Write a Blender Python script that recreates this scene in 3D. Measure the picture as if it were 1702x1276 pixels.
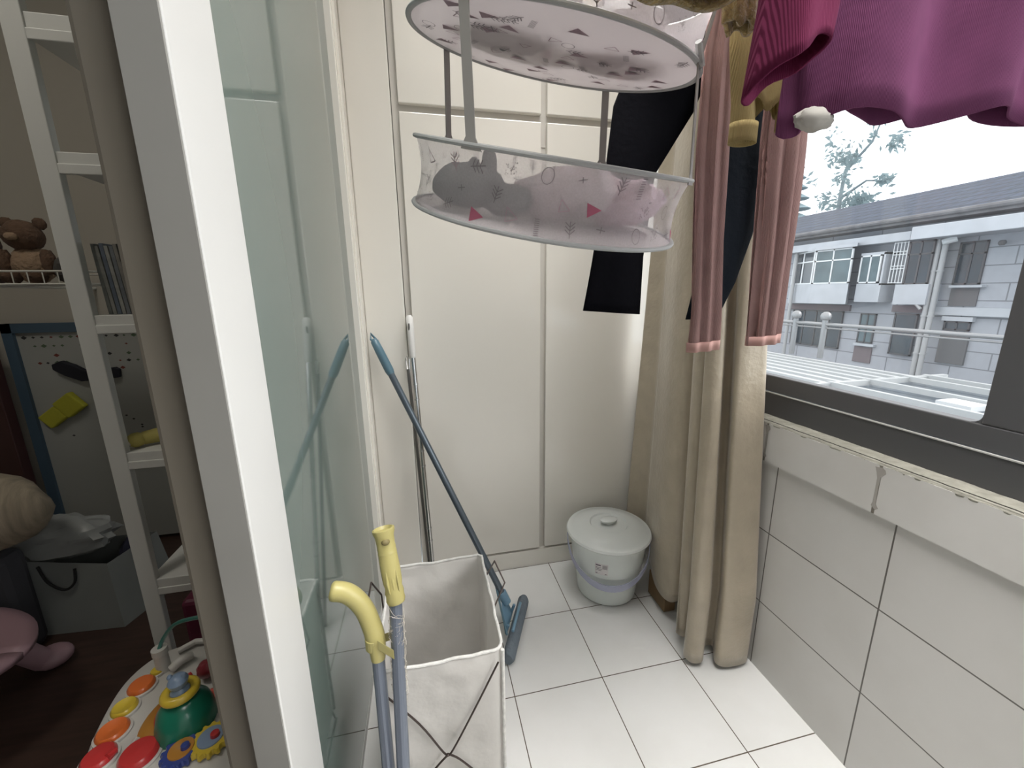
import bpy, bmesh, math, random
from math import pi, sin, cos, radians
from mathutils import Vector, Matrix, noise

for o in list(bpy.data.objects):
    bpy.data.objects.remove(o)
SC = bpy.context.scene
COL = SC.collection
rnd = random.Random(7)

# ------------------------------------------------------------------ camera
YAW, PITCH, ROLL, FPX, EYE = .2120, .2216, -.0119, 669.65, 1.259
_fw = Vector((sin(YAW)*cos(PITCH), cos(YAW)*cos(PITCH), -sin(PITCH)))
_ri = Vector((cos(YAW), -sin(YAW), 0)); _up = _ri.cross(_fw)
_r2 = _ri*cos(ROLL)+_up*sin(ROLL); _u2 = -_ri*sin(ROLL)+_up*cos(ROLL)
EYEP = Vector((0, 0, EYE))
cd = bpy.data.cameras.new('camera'); cam = bpy.data.objects.new('camera', cd); COL.objects.link(cam)
cam.matrix_world = Matrix(((_r2.x, _u2.x, -_fw.x, 0), (_r2.y, _u2.y, -_fw.y, 0), (_r2.z, _u2.z, -_fw.z, EYE), (0, 0, 0, 1)))
cd.sensor_width = 36; cd.lens = 36*FPX/1702; cd.clip_start = .02; cd.clip_end = 200
SC.camera = cam

# ------------------------------------------------------------------ sky, sun, exposure
w = bpy.data.worlds.new('world'); SC.world = w; w.use_nodes = True
nt = w.node_tree; nt.nodes.clear()
wo = nt.nodes.new('ShaderNodeOutputWorld'); bg = nt.nodes.new('ShaderNodeBackground')
tc = nt.nodes.new('ShaderNodeTexCoord'); sp = nt.nodes.new('ShaderNodeSeparateXYZ'); cr = nt.nodes.new('ShaderNodeValToRGB')
nt.links.new(tc.outputs['Generated'], sp.inputs[0]); nt.links.new(sp.outputs['Z'], cr.inputs[0])
cr.color_ramp.elements[0].position = 0; cr.color_ramp.elements[0].color = (.80, .90, .97, 1)
cr.color_ramp.elements[1].position = .5; cr.color_ramp.elements[1].color = (1, 1, 1, 1)
nt.links.new(cr.outputs[0], bg.inputs[0]); bg.inputs[1].default_value = 1.5
nt.links.new(bg.outputs[0], wo.inputs[0])
sl = bpy.data.lights.new('sun', 'SUN'); sl.energy = 2.0; sl.angle = radians(50); sl.color = (1, .985, .96)
so = bpy.data.objects.new('sun', sl); COL.objects.link(so)
so.rotation_euler = Vector((-.70, .42, -.42)).to_track_quat('-Z', 'Y').to_euler()
al = bpy.data.lights.new('fill_light', 'AREA'); al.shape = 'RECTANGLE'; al.size = 1.0; al.size_y = 1.7; al.energy = 28; al.spread = radians(92); al.color = (1, .985, .955)  # fill light added to brighten closet and floor
ao = bpy.data.objects.new('fill_light', al); COL.objects.link(ao); ao.location = (.50, .42, 2.915)
SC.view_settings.view_transform = 'Standard'; SC.view_settings.look = 'None'
SC.view_settings.exposure = .60; SC.view_settings.gamma = 1; SC.view_settings.use_curve_mapping = False

# ------------------------------------------------------------------ helpers
def ray(u, v): return _fw+_r2*((u-851)/FPX)-_u2*((v-638)/FPX)
def onx(u, v, x): d = ray(u, v); return EYEP+d*(x/d.x)          # point of the plane x = const
def ony(u, v, y): d = ray(u, v); return EYEP+d*(y/d.y)
def onz(u, v, z): d = ray(u, v); return EYEP+d*((z-EYE)/d.z)

def mat(name, col, rough=.5, metal=0, bump=0, bscale=60, var=0, vscale=8, spec=.5, coat=0, trans=0, alpha=1, sheen=0, stretch=(1, 1, 1), col2=None, emit=0, detail=3):
    m = bpy.data.materials.new(name); m.use_nodes = True
    n = m.node_tree.nodes; l = m.node_tree.links
    b = n['Principled BSDF']; out = n['Material Output']
    c = (*col, 1)
    b.inputs['Base Color'].default_value = c; b.inputs['Roughness'].default_value = rough
    b.inputs['Metallic'].default_value = metal; b.inputs['Specular IOR Level'].default_value = spec
    b.inputs['Coat Weight'].default_value = coat; b.inputs['Coat Roughness'].default_value = .05
    if sheen: b.inputs['Sheen Weight'].default_value = sheen
    tcn = n.new('ShaderNodeTexCoord'); mp = n.new('ShaderNodeMapping'); mp.inputs['Scale'].default_value = stretch
    l.new(tcn.outputs['Object'], mp.inputs[0])
    if var:
        t = n.new('ShaderNodeTexNoise'); t.inputs['Scale'].default_value = vscale; t.inputs['Detail'].default_value = detail
        l.new(mp.outputs[0], t.inputs['Vector'])
        r = n.new('ShaderNodeValToRGB'); r.color_ramp.elements[0].position = .3; r.color_ramp.elements[1].position = .7
        d2 = col2 if col2 else tuple(max(0, k*(1-var)) for k in col)
        r.color_ramp.elements[0].color = (*d2, 1); r.color_ramp.elements[1].color = c
        l.new(t.outputs['Fac'], r.inputs[0]); l.new(r.outputs[0], b.inputs['Base Color'])
        m['ramp'] = 1
    if bump:
        t2 = n.new('ShaderNodeTexNoise'); t2.inputs['Scale'].default_value = bscale; t2.inputs['Detail'].default_value = 4
        l.new(mp.outputs[0], t2.inputs['Vector'])
        bn = n.new('ShaderNodeBump'); bn.inputs['Strength'].default_value = bump; bn.inputs['Distance'].default_value = .01
        l.new(t2.outputs['Fac'], bn.inputs['Height']); l.new(bn.outputs[0], b.inputs['Normal'])
    last = b.outputs[0]
    if trans:
        tr = n.new('ShaderNodeBsdfTranslucent'); tr.inputs[0].default_value = c
        if var: l.new(r.outputs[0], tr.inputs[0])
        mx = n.new('ShaderNodeMixShader'); mx.inputs[0].default_value = trans
        l.new(last, mx.inputs[1]); l.new(tr.outputs[0], mx.inputs[2]); last = mx.outputs[0]
    if alpha < 1:
        tp = n.new('ShaderNodeBsdfTransparent'); mx = n.new('ShaderNodeMixShader'); mx.inputs[0].default_value = alpha
        l.new(tp.outputs[0], mx.inputs[1]); l.new(last, mx.inputs[2]); last = mx.outputs[0]
    l.new(last, out.inputs[0])
    return m

def tilemat(name, col, grout, wdt, hgt, axes, off, mortar=.0016, rough=.25, offset=0, vary=.04, stain=0, smooth=.1, bumpd=.5):
    m = bpy.data.materials.new(name); m.use_nodes = True
    n = m.node_tree.nodes; l = m.node_tree.links; b = n['Principled BSDF']
    tcn = n.new('ShaderNodeTexCoord'); s = n.new('ShaderNodeSeparateXYZ'); l.new(tcn.outputs['Object'], s.inputs[0])
    cb = n.new('ShaderNodeCombineXYZ')
    for i, a in enumerate(axes):
        ad = n.new('ShaderNodeMath'); ad.operation = 'ADD'; ad.inputs[1].default_value = -off[i]
        l.new(s.outputs[a], ad.inputs[0]); l.new(ad.outputs[0], cb.inputs[i])
    br = n.new('ShaderNodeTexBrick'); br.offset = offset; br.squash = 1
    br.inputs['Scale'].default_value = 1; br.inputs['Brick Width'].default_value = wdt; br.inputs['Row Height'].default_value = hgt
    br.inputs['Mortar Size'].default_value = mortar; br.inputs['Mortar Smooth'].default_value = smooth
    br.inputs['Color1'].default_value = (*col, 1); br.inputs['Color2'].default_value = (*[k*(1-vary) for k in col], 1); br.inputs['Mortar'].default_value = (*grout, 1)
    l.new(cb.outputs[0], br.inputs['Vector'])
    c = br.outputs['Color']
    no = n.new('ShaderNodeTexNoise'); no.inputs['Scale'].default_value = 5; no.inputs['Detail'].default_value = 6; l.new(tcn.outputs['Object'], no.inputs['Vector'])
    mx = n.new('ShaderNodeMix'); mx.data_type = 'RGBA'; mx.blend_type = 'MULTIPLY'; mx.inputs['Factor'].default_value = .25+stain
    rp = n.new('ShaderNodeValToRGB'); rp.color_ramp.elements[0].color = (.72, .70, .66, 1); rp.color_ramp.elements[0].position = .25; rp.color_ramp.elements[1].position = .6
    l.new(no.outputs['Fac'], rp.inputs[0]); l.new(c, mx.inputs[6]); l.new(rp.outputs[0], mx.inputs[7])
    l.new(mx.outputs[2], b.inputs['Base Color'])
    b.inputs['Roughness'].default_value = rough
    bn = n.new('ShaderNodeBump'); bn.inputs['Strength'].default_value = bumpd; bn.inputs['Distance'].default_value = .002; bn.invert = True
    l.new(br.outputs['Fac'], bn.inputs['Height']); l.new(bn.outputs[0], b.inputs['Normal'])
    return m

class G:
    def __init__(s): s.v = []; s.f = []; s.m = []; s.cur = 0
    def add(s, vs, fs):
        k = len(s.v); s.v += [Vector(a) for a in vs]
        for f in fs: s.f.append(tuple(k+i for i in f)); s.m.append(s.cur)
        return s
    def box(s, x0, x1, y0, y1, z0, z1):
        return s.add([(x0, y0, z0), (x1, y0, z0), (x1, y1, z0), (x0, y1, z0), (x0, y0, z1), (x1, y0, z1), (x1, y1, z1), (x0, y1, z1)],
                     [(0, 3, 2, 1), (4, 5, 6, 7), (0, 1, 5, 4), (1, 2, 6, 5), (2, 3, 7, 6), (3, 0, 4, 7)])
    def hexa(s, p):      # 8 corner points, bottom four then top four
        return s.add(p, [(0, 3, 2, 1), (4, 5, 6, 7), (0, 1, 5, 4), (1, 2, 6, 5), (2, 3, 7, 6), (3, 0, 4, 7)])
    def rings(s, rs, cap=True, closed=True):
        k = len(s.v); n = len(rs[0]); vs = []; fs = []
        for r in rs: vs += list(r)
        for i in range(len(rs)-1):
            for j in range(n if closed else n-1):
                a = i*n+j; b_ = i*n+(j+1) % n
                fs.append((a, b_, b_+n, a+n))
        if cap and closed:
            fs.append(tuple(reversed(range(n)))); fs.append(tuple((len(rs)-1)*n+j for j in range(n)))
        return s.add(vs, fs)
    def tube(s, pts, r, seg=10, cap=True, closed=False):
        pts = [Vector(p) for p in pts]; rs = []; n = len(pts)
        prev = None
        for i, p in enumerate(pts):
            if closed: t = pts[(i+1) % n]-pts[i-1]
            else: t = pts[min(i+1, n-1)]-pts[max(i-1, 0)]
            t.normalize()
            if prev is None:
                a = Vector((0, 0, 1)) if abs(t.z) < .9 else Vector((1, 0, 0))
                u = t.cross(a).normalized()
            else: u = (prev-t*prev.dot(t)).normalized()
            prev = u; q = t.cross(u)
            rr = r[i] if isinstance(r, (list, tuple)) else r
            rs.append([p+(u*cos(2*pi*j/seg)+q*sin(2*pi*j/seg))*rr for j in range(seg)])
        if closed: rs.append(rs[0]); return s.rings(rs, False)
        return s.rings(rs, cap)
    def lathe(s, prof, c, seg=32, ax=None, cap=False, sx=1, sy=1):
        c = Vector(c); rs = []
        q = Vector((0, 0, 1)).rotation_difference(Vector(ax)) if ax else None
        for r, z in prof:
            rr = []
            for j in range(seg):
                v = Vector((r*cos(2*pi*j/seg)*sx, r*sin(2*pi*j/seg)*sy, z))
                if q: v = q @ v
                rr.append(c+v)
            rs.append(rr)
        return s.rings(rs, cap)
    def blob(s, c, rad, seg=20, amp=.1, fr=3, seed=0, n2=None):
        c = Vector(c); rs = []; n2 = n2 or seg//2
        for i in range(1, n2):
            th = pi*i/n2; rr = []
            for j in range(seg):
                ph = 2*pi*j/seg; d = Vector((sin(th)*cos(ph), sin(th)*sin(ph), -cos(th)))
                k = 1+amp*noise.noise(d*fr+Vector((seed*3.1, seed, 0)))*2
                rr.append(c+Vector((d.x*rad[0], d.y*rad[1], d.z*rad[2]))*k)
            rs.append(rr)
        return s.rings(rs, True)
    def grid(s, fn, nu, nv):
        vs = [fn(i/nu, j/nv) for j in range(nv+1) for i in range(nu+1)]
        return s.add(vs, [(j*(nu+1)+i, j*(nu+1)+i+1, (j+1)*(nu+1)+i+1, (j+1)*(nu+1)+i) for j in range(nv) for i in range(nu)])
    def build(s, name, mats, parent=None, bevel=0, smooth=None, solid=0, sub=0, offs=0, angle=40):
        o0 = ORI[parent] if parent else (s.v and Vector((sum(v.x for v in s.v)/len(s.v), sum(v.y for v in s.v)/len(s.v), min(v.z for v in s.v))))
        if parent is None and name.split('_')[0] in ('wall', 'floor', 'ceiling', 'baseboard', 'trim'): o0 = Vector((0, 0, 0))
        me = bpy.data.meshes.new(name); me.from_pydata([tuple(v-o0) for v in s.v], [], s.f)
        ms = mats if isinstance(mats, (list, tuple)) else [mats]
        for m in ms: me.materials.append(m)
        for p, mi in zip(me.polygons, s.m): p.material_index = min(mi, len(ms)-1)
        bm = bmesh.new(); bm.from_mesh(me); bmesh.ops.recalc_face_normals(bm, faces=bm.faces); bm.to_mesh(me); bm.free()
        me.validate()
        if smooth is None: smooth = len(s.f) > 40
        if smooth:
            me.shade_smooth(); me.set_sharp_from_angle(angle=radians(angle))
        o = bpy.data.objects.new(name, me); COL.objects.link(o)
        if parent: o.parent = parent
        else: o.location = o0
        ORI[o] = o0
        if bevel:
            bv = o.modifiers.new('bevel', 'BEVEL'); bv.width = bevel; bv.segments = 2; bv.limit_method = 'ANGLE'; bv.angle_limit = radians(40)
        if sub:
            sb = o.modifiers.new('sub', 'SUBSURF'); sb.levels = sub; sb.render_levels = sub
        if solid:
            sd = o.modifiers.new('solid', 'SOLIDIFY'); sd.thickness = solid; sd.offset = offs
        return o
ORI = {}
def thing(name, label, cat, loc=(0, 0, 0), group=None):
    o = bpy.data.objects.new(name, None); COL.objects.link(o); o.location = loc; o.empty_display_size = .05
    ORI[o] = Vector(loc); o['label'] = label; o['category'] = cat
    if group: o['group'] = group
    return o
def tag(o, label, cat, group=None):
    o['label'] = label; o['category'] = cat
    if group: o['group'] = group
    return o
def st(o): o['kind'] = 'structure'; return o
def structthing(name, loc=(0, 0, 0)):
    o = bpy.data.objects.new(name, None); COL.objects.link(o); o.location = loc; ORI[o] = Vector(loc); o['kind'] = 'structure'; return o
def lerp(a, b, t): return a+(b-a)*t
def catmull(pts, n=8):
    pts = [Vector(p) for p in pts]; out = []
    for i in range(len(pts)-1):
        p0 = pts[max(i-1, 0)]; p1 = pts[i]; p2 = pts[i+1]; p3 = pts[min(i+2, len(pts)-1)]
        for k in range(n):
            t = k/n
            out.append(.5*((2*p1)+(p2-p0)*t+(2*p0-5*p1+4*p2-p3)*t*t+(3*p1-p0-3*p2+p3)*t**3))
    out.append(pts[-1]); return out

# ------------------------------------------------------------------ materials
WHITE = mat('white_paint', (.80, .79, .76), .45, bump=.05, bscale=20)
STILEW = mat('white_lacquer', (.54, .54, .53), .4, var=.06, vscale=3)
CLOSET = mat('cream_gloss_lacquer', (.76, .73, .67), .16, bump=.04, bscale=9, coat=.3)
CARCASS = mat('cream_carcass', (.60, .575, .53), .35)
DARKF = mat('dark_brown_aluminium', (.085, .085, .09), .42, metal=.2)
PALELINE = mat('pale_gasket', (.45, .45, .43), .4)
ALU = mat('brushed_metal', (.55, .55, .55), .25, metal=.9)
CHROME = mat('chrome', (.55, .54, .53), .18, metal=1)
STEELD = mat('dark_steel', (.20, .19, .18), .3, metal=.8)
PLASTER = mat('plaster', (.60, .58, .54), .8, bump=.1)
BEIGEW = mat('beige_room_wall', (.42, .39, .33), .8)
WOODF = mat('dark_wood_floor', (.055, .030, .022), .45, var=.4, vscale=6, stretch=(1, 8, 1))
CEMENT = mat('crumbly_cement', (.31, .30, .255), .9, bump=.6, bscale=70, var=.3, vscale=40)
GLASSD = mat('green_back_painted_glass', (.105, .140, .128), .045, spec=.95)

def pane_mat(name, haze=.10, tint=(1, 1, 1)):
    m = bpy.data.materials.new(name); m.use_nodes = True; n = m.node_tree.nodes; l = m.node_tree.links; n.clear()
    out = n.new('ShaderNodeOutputMaterial'); tp = n.new('ShaderNodeBsdfTransparent'); tp.inputs[0].default_value = (*tint, 1)
    gl = n.new('ShaderNodeBsdfGlossy'); gl.inputs['Roughness'].default_value = .02
    lw = n.new('ShaderNodeLayerWeight'); lw.inputs[0].default_value = .5
    pw = n.new('ShaderNodeMath'); pw.operation = 'POWER'; pw.inputs[1].default_value = 5; l.new(lw.outputs['Facing'], pw.inputs[0])
    fr = n.new('ShaderNodeMath'); fr.operation = 'MULTIPLY_ADD'; fr.inputs[1].default_value = .9; fr.inputs[2].default_value = .03; l.new(pw.outputs[0], fr.inputs[0])
    mx = n.new('ShaderNodeMixShader'); l.new(fr.outputs[0], mx.inputs[0]); l.new(tp.outputs[0], mx.inputs[1]); l.new(gl.outputs[0], mx.inputs[2])
    tr = n.new('ShaderNodeBsdfTranslucent'); tr.inputs[0].default_value = (.88, .93, 1, 1)
    no = n.new('ShaderNodeTexNoise'); no.inputs['Scale'].default_value = 6; no.inputs['Detail'].default_value = 5
    mr = n.new('ShaderNodeMapRange'); mr.inputs[3].default_value = haze*.7; mr.inputs[4].default_value = haze*1.3
    tcn = n.new('ShaderNodeTexCoord'); l.new(tcn.outputs['Object'], no.inputs['Vector']); l.new(no.outputs['Fac'], mr.inputs[0])
    m2 = n.new('ShaderNodeMixShader'); l.new(mr.outputs[0], m2.inputs[0]); l.new(mx.outputs[0], m2.inputs[1]); l.new(tr.outputs[0], m2.inputs[2])
    l.new(m2.outputs[0], out.inputs[0]); return m
PANE = pane_mat('dusty_window_glass', .012)

# ------------------------------------------------------------------ the balcony
XG, XW, YC = -.2272, 1.0435, 1.618
FLT = tilemat('floor_tiles', (.74, .74, .73), (.12, .10, .08), .3, .3, 'XY', (.5156, 1.3153), .0016, .22, vary=.03)
WLT = tilemat('wall_tiles', (.58, .57, .55), (.12, .11, .10), .325, .2505, 'YZ', (.6307, -.0045), .0019, .35, vary=.03)
STT = tilemat('ledge_tiles', (.60, .59, .57), (.17, .155, .13), .325, .5, 'YZ', (.678, .50), .0045, .4, vary=.02, stain=.1, smooth=.5)
st(G().box(-.30, 1.35, -1.95, 1.75, -.12, 0).build('floor', FLT))
st(G().box(-.36, 1.35, -1.95, 2.4, 2.95, 3.07).build('ceiling', WHITE))
st(G().box(XW, 1.20, -1.95, 1.75, 0, .745).build('wall_right', WLT))
st(G().box(1.0335, 1.20, -1.95, 1.75, .730, .853).build('trim_1', STT))
# crumbly bedding on top of the ledge, slightly wavy front edge
g = G()
def ledge(u, v):
    y = lerp(-1.9, 1.7, u); x = lerp(1.034, 1.2, v)
    e = .002*noise.noise(Vector((y*22, 0, 3)))+.0015*noise.noise(Vector((y*70, 1, 3)))
    return (x+(e*1.5 if v == 0 else 0), y, .8545+.0035*min(1, v*4)+.001*noise.noise(Vector((y*60, x*60, 0)))+e*(1-v))
g.grid(ledge, 300, 6)
st(g.build('trim_2', CEMENT, solid=.004, offs=-1))
st(G().box(1.05, 1.20, -1.95, 1.75, 2.36, 2.95).build('wall_right', PLASTER))
g = G().box(-.30, 1.35, -2.05, -1.95, 0, .9).box(-.30, 1.35, -2.05, -1.95, .9, 2.95)
st(g.build('wall_back', WHITE))
st(G().box(1.04, 1.20, 1.58, 1.75, .85, 2.37).build('wall_right', PLASTER))
st(G().box(-.35, 1.35, 2.05, 2.15, -.1, 2.7).build('wall_far', WHITE))

g = G(); g.tube([(1.0395+.0025*noise.noise(Vector((k*.31, 2, 0)))+.001*noise.noise(Vector((k*1.3, 5, 0))), -1.9+k*.009, .8608) for k in range(395)], .0011, 5)
st(g.build('trim_7', mat('dark_crack', (.03, .027, .024), .95)))
STAIN = mat('grout_stain', (.33, .31, .285), .9)
for (yy, zt, sc) in ((.678, .845, 1.0), (1.003, .845, .8)):
    pts_ = [(-.010, 0), (-.004, .004), (.012, .001), (.008, -.010), (.004, -.025), (.0035, -.060), (.003, -.085), (.006, -.096), (-.004, -.104), (-.010, -.098), (-.003, -.088), (-.002, -.050), (-.003, -.020), (-.012, -.008)]
    n_ = len(pts_); g = G(); g.add([(1.0329, yy+a*sc, zt+b) for a, b in pts_]+[(1.0340, yy+a*sc, zt+b) for a, b in pts_], [tuple(range(n_)), tuple(range(n_, 2*n_))]+[(i, (i+1) % n_, (i+1) % n_+n_, i+n_) for i in range(n_)])
    st(g.build('trim_8', STAIN))
# windows
def sash(n, y0, y1, x, off):
    t = structthing('window_%d' % n, (x, (y0+y1)/2, .93))
    z0, z1 = .935, 2.36
    G().box(x, x+.03, y0, y1, z0, z0+.052).box(x, x+.03, y0, y1, z1-.05, z1).box(x, x+.03, y0, y0+.085, z0+.052, z1-.05).box(x, x+.03, y1-.07, y1, z0+.052, z1-.05).build('sash_frame', DARKF, t, bevel=.003)
    G().box(x+.013, x+.018, y0+.08, y1-.06, z0+.05, z1-.045).build('glass_pane', PANE, t)
    g = G(); x1 = x+.012                     # little rounded corners of the pane opening
    for (cy, cz, sy, sz) in ((y0+.085, z0+.052, 1, 1), (y1-.07, z0+.052, -1, 1)):
        r = .018; pts = [(cy, cz)]+[(cy+sy*(r-r*sin(a)), cz+sz*(r-r*cos(a))) for a in [k*pi/2/6 for k in range(7)]]
        k = len(pts); g.add([(x+.002, p[0], p[1]) for p in pts]+[(x+.028, p[0], p[1]) for p in pts], [tuple(range(k)), tuple(range(k, 2*k))]+[(i, (i+1) % k, (i+1) % k+k, i+k) for i in range(k)])
    g.build('corner_seal', DARKF, t)
    return t
sash(1, .480, 1.575, 1.102, 0)
sash(2, -.58, .478, 1.102, 0)
sash(3, -1.66, -.582, 1.102, 0)
g = G().box(1.098, 1.18, -1.95, 1.60, .858, .931).box(1.098, 1.18, -1.95, 1.60, 2.34, 2.40)
g.build('trim_3', DARKF)['kind'] = 'structure'
st(G().box(1.096, 1.102, -1.95, 1.60, .9305, .9335).build('trim_4', PALELINE))

# sliding doors between balcony and living room
d1 = structthing('door_1', (-.25, 1.0, 0))
G().box(-.270, XG, .514, .635, .0, 2.30).build('door_stile', STILEW, d1, bevel=.003)
G().box(-.269, XG-.0015, .511, .5145, .0, 2.30).build('shaded_edge', mat('stile_edge_shade', (.24, .235, .22), .6, var=.12, vscale=4), d1)  # end face of the white stile, its shade painted in as grey
G().box(-.262, -.2335, .635, 1.4727, .03, 2.26).build('glass_panel', GLASSD, d1)
G().box(-.265, -.229, .635, 1.47, 2.25, 2.30).build('top_rail', STILEW, d1)
G().box(-.265, -.232, .635, 1.47, 0, .03).build('bottom_rail', STILEW, d1)
d2 = structthing('door_2', (-.30, 1.0, 0))
STILEB = mat('shaded_stile_brown', (.14, .125, .10), .6)  # shade on the rear stile, put into its brownish grey colour
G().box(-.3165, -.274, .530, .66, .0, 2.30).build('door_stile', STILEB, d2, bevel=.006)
G().box(-.305, -.285, .66, 1.47, .0, 2.30).build('glass_panel', GLASSD, d2)
g = G().box(-.36, -.213, 1.4727, 1.62, 0, 2.95)
st(g.build('trim_5', CLOSET, bevel=.003))
g = G()
for k in range(3): g.box(-.2135, -.2085, 1.490+.012*k, 1.495+.012*k, 0, 2.95)
st(g.build('trim_6', CLOSET, bevel=.001))
st(G().box(-.36, -.226, -1.95, 1.48, 2.30, 2.95).build('wall_left', WHITE))
st(G().box(-.36, -.226, -1.95, -1.15, 0, 2.30).build('wall_left', WHITE))

# built in closet, cream lacquer, two tall doors with two small ones above
st(G().box(-.213, -.068, 1.612, 1.70, 0, 2.95).build('wall_far', CLOSET, bevel=.004))
cl = thing('built_in_closet', 'glossy cream built-in closet with tall doors at the far end of the balcony', 'closet', (.45, 1.72, 0))
G().box(-.066, 1.038, 1.636, 2.04, .08, 2.95).build('carcass', CARCASS, cl)
G().box(-.066, 1.038, 1.618, 2.04, 0.001, .082).build('plinth', CLOSET, cl)
for (x0, x1, z0, z1) in ((-.043, .472, .092, 1.880), (.495, 1.02, .092, 1.880), (-.043, .472, 1.906, 2.93), (.495, 1.02, 1.906, 2.93)):
    G().box(x0, x1, 1.617, 1.637, z0, z1).build('door_panel', CLOSET, cl, bevel=.003)
g = G().box(.475, .492, 1.6335, 1.638, 1.80, 1.87); g.build('hinge_strip', CARCASS, cl)

lm = thing('fill_lamp', 'added unseen fill light panel on the balcony ceiling', 'lamp', (.42, .45, 2.95))  # unseen fixture added to carry the balcony fill light
G().box(-.10, .94, -.42, 1.32, 2.928, 2.949).build('lamp_housing', WHITE, lm, bevel=.003)
LMP = mat('fill_glow', (.9, .88, .82), .5)
LMP.node_tree.nodes['Principled BSDF'].inputs['Emission Color'].default_value = (1, .98, .94, 1); LMP.node_tree.nodes['Principled BSDF'].inputs['Emission Strength'].default_value = .6  # glow belongs to the added fill panel
G().box(-.08, .92, -.40, 1.30, 2.92, 2.929).build('diffuser', LMP, lm)
rl2 = thing('fill_lamp', 'added unseen fill lamp on the living room ceiling', 'lamp', (-1.3, .6, 2.95))  # out of view, added to lift the dark living room
G().box(-1.5, -1.1, .4, .8, 2.90, 2.949).build('lamp_housing', WHITE, rl2, bevel=.004)
rla = bpy.data.lights.new('living_fill_light', 'AREA'); rla.size = .38; rla.energy = 7; rla.color = (1, .95, .86)  # added fill for the living room
rlo = bpy.data.objects.new('living_fill_light', rla); COL.objects.link(rlo); rlo.location = (-1.3, .6, 2.89)
# ------------------------------------------------------------------ living room shell
st(G().box(-3.3, -.30, -2.0, 2.4, -.13, -.002).build('floor', WOODF))
st(G().box(-3.3, -.36, 2.32, 2.42, 0, 2.95).build('wall_living_far', BEIGEW))
st(G().box(-3.4, -3.3, -2.0, 2.4, 0, 2.95).build('wall_living_left', BEIGEW))
st(G().box(-3.3, -.36, -2.1, -2.0, 0, 2.95).build('wall_living_back', BEIGEW))
st(G().box(-3.3, -.36, -2.0, 2.4, 2.95, 3.07).build('ceiling', WHITE))

# ------------------------------------------------------------------ outside
FX = 17.0
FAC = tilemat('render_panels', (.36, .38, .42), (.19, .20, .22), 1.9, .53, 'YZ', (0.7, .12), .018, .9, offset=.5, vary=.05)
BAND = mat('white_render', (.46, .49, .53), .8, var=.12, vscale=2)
ROOFM = tilemat('slate_roof', (.045, .062, .10), (.02, .025, .035), .35, .22, 'YZ', (0, 0), .02, .95, offset=.5, vary=.25)
OGL = mat('dark_outside_glass', (.020, .035, .050), .12, var=.5, vscale=1.2)
OGL2 = mat('curtained_outside_glass', (.09, .14, .16), .3, var=.4, vscale=2)
OFR = mat('white_window_frame', (.66, .69, .71), .5)
OFD = mat('dark_window_frame', (.06, .06, .065), .5)
GREYP = mat('grey_panel', (.12, .12, .125), .9)
PIPEM = mat('pvc_pipe', (.36, .37, .38), .5)
PINKG = mat('dull_mauve_panel', (.15, .125, .135), .9)
def F(y, z, x):                 # a point of the far facade carried to the depth x of a protruding piece
    k = x/FX; return (x, y*k, EYE+(z-EYE)*k)
def fbox(g, y0, y1, z0, z1, x0, x1):
    a, b = F(y0, z0, x0), F(y1, z1, x0)
    return g.box(x0, x1, min(a[1], b[1]), max(a[1], b[1]), min(a[2], b[2]), max(a[2], b[2]))
bd = thing('apartment_building', 'pale two-storey apartment block with dark slate roof across the street', 'building', (19, 11, -3.5))
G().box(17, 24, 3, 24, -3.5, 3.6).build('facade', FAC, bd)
g = G(); g.add([(16.2, 2.5, 3.62), (16.2, 24.5, 3.62), (21, 24.5, 5.25), (21, 2.5, 5.25), (26, 2.5, 3.6), (26, 24.5, 3.6)], [(0, 3, 2, 1), (2, 3, 4, 5), (0, 1, 5, 4), (0, 4, 3), (1, 2, 5)])
g.build('roof', ROOFM, bd)
g = G(); g.tube([(16.15, 2.5, 3.56), (16.15, 24.5, 3.56)], .085, 8); g.box(16.2, 17, 2.5, 24.5, 3.40, 3.56); g.build('gutter', mat('weathered_gutter', (.17, .17, .18), .8, var=.4, vscale=3), bd)
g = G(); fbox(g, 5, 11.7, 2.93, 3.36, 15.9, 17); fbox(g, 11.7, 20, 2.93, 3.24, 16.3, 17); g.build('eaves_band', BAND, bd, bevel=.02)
def win(y0, y1, z0, z1, x, fr, gl, mull=1, depth=.12, trans=None):
    f = G(); a, b = F(y0, z0, x), F(y1, z1, x); Y0, Y1, Z0, Z1 = min(a[1], b[1]), max(a[1], b[1]), min(a[2], b[2]), max(a[2], b[2])
    t = .05
    f.box(x-.03, x+.03, Y0, Y1, Z0, Z0+t).box(x-.03, x+.03, Y0, Y1, Z1-t, Z1).box(x-.03, x+.03, Y0, Y0+t, Z0, Z1).box(x-.03, x+.03, Y1-t, Y1, Z0, Z1)
    for k in range(mull):
        ym = lerp(Y0, Y1, (k+1)/(mull+1)); f.box(x-.03, x+.03, ym-t/2, ym+t/2, Z0, Z1)
    if trans: zz = lerp(Z0, Z1, trans); f.box(x-.03, x+.03, Y0, Y1, zz-t/2, zz+t/2)
    o = f.build('window', fr, bd)
    G().box(x-.01, x+.02, Y0+.02, Y1-.02, Z0+.02, Z1-.02).build('pane', gl, o)
    return o
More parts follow.
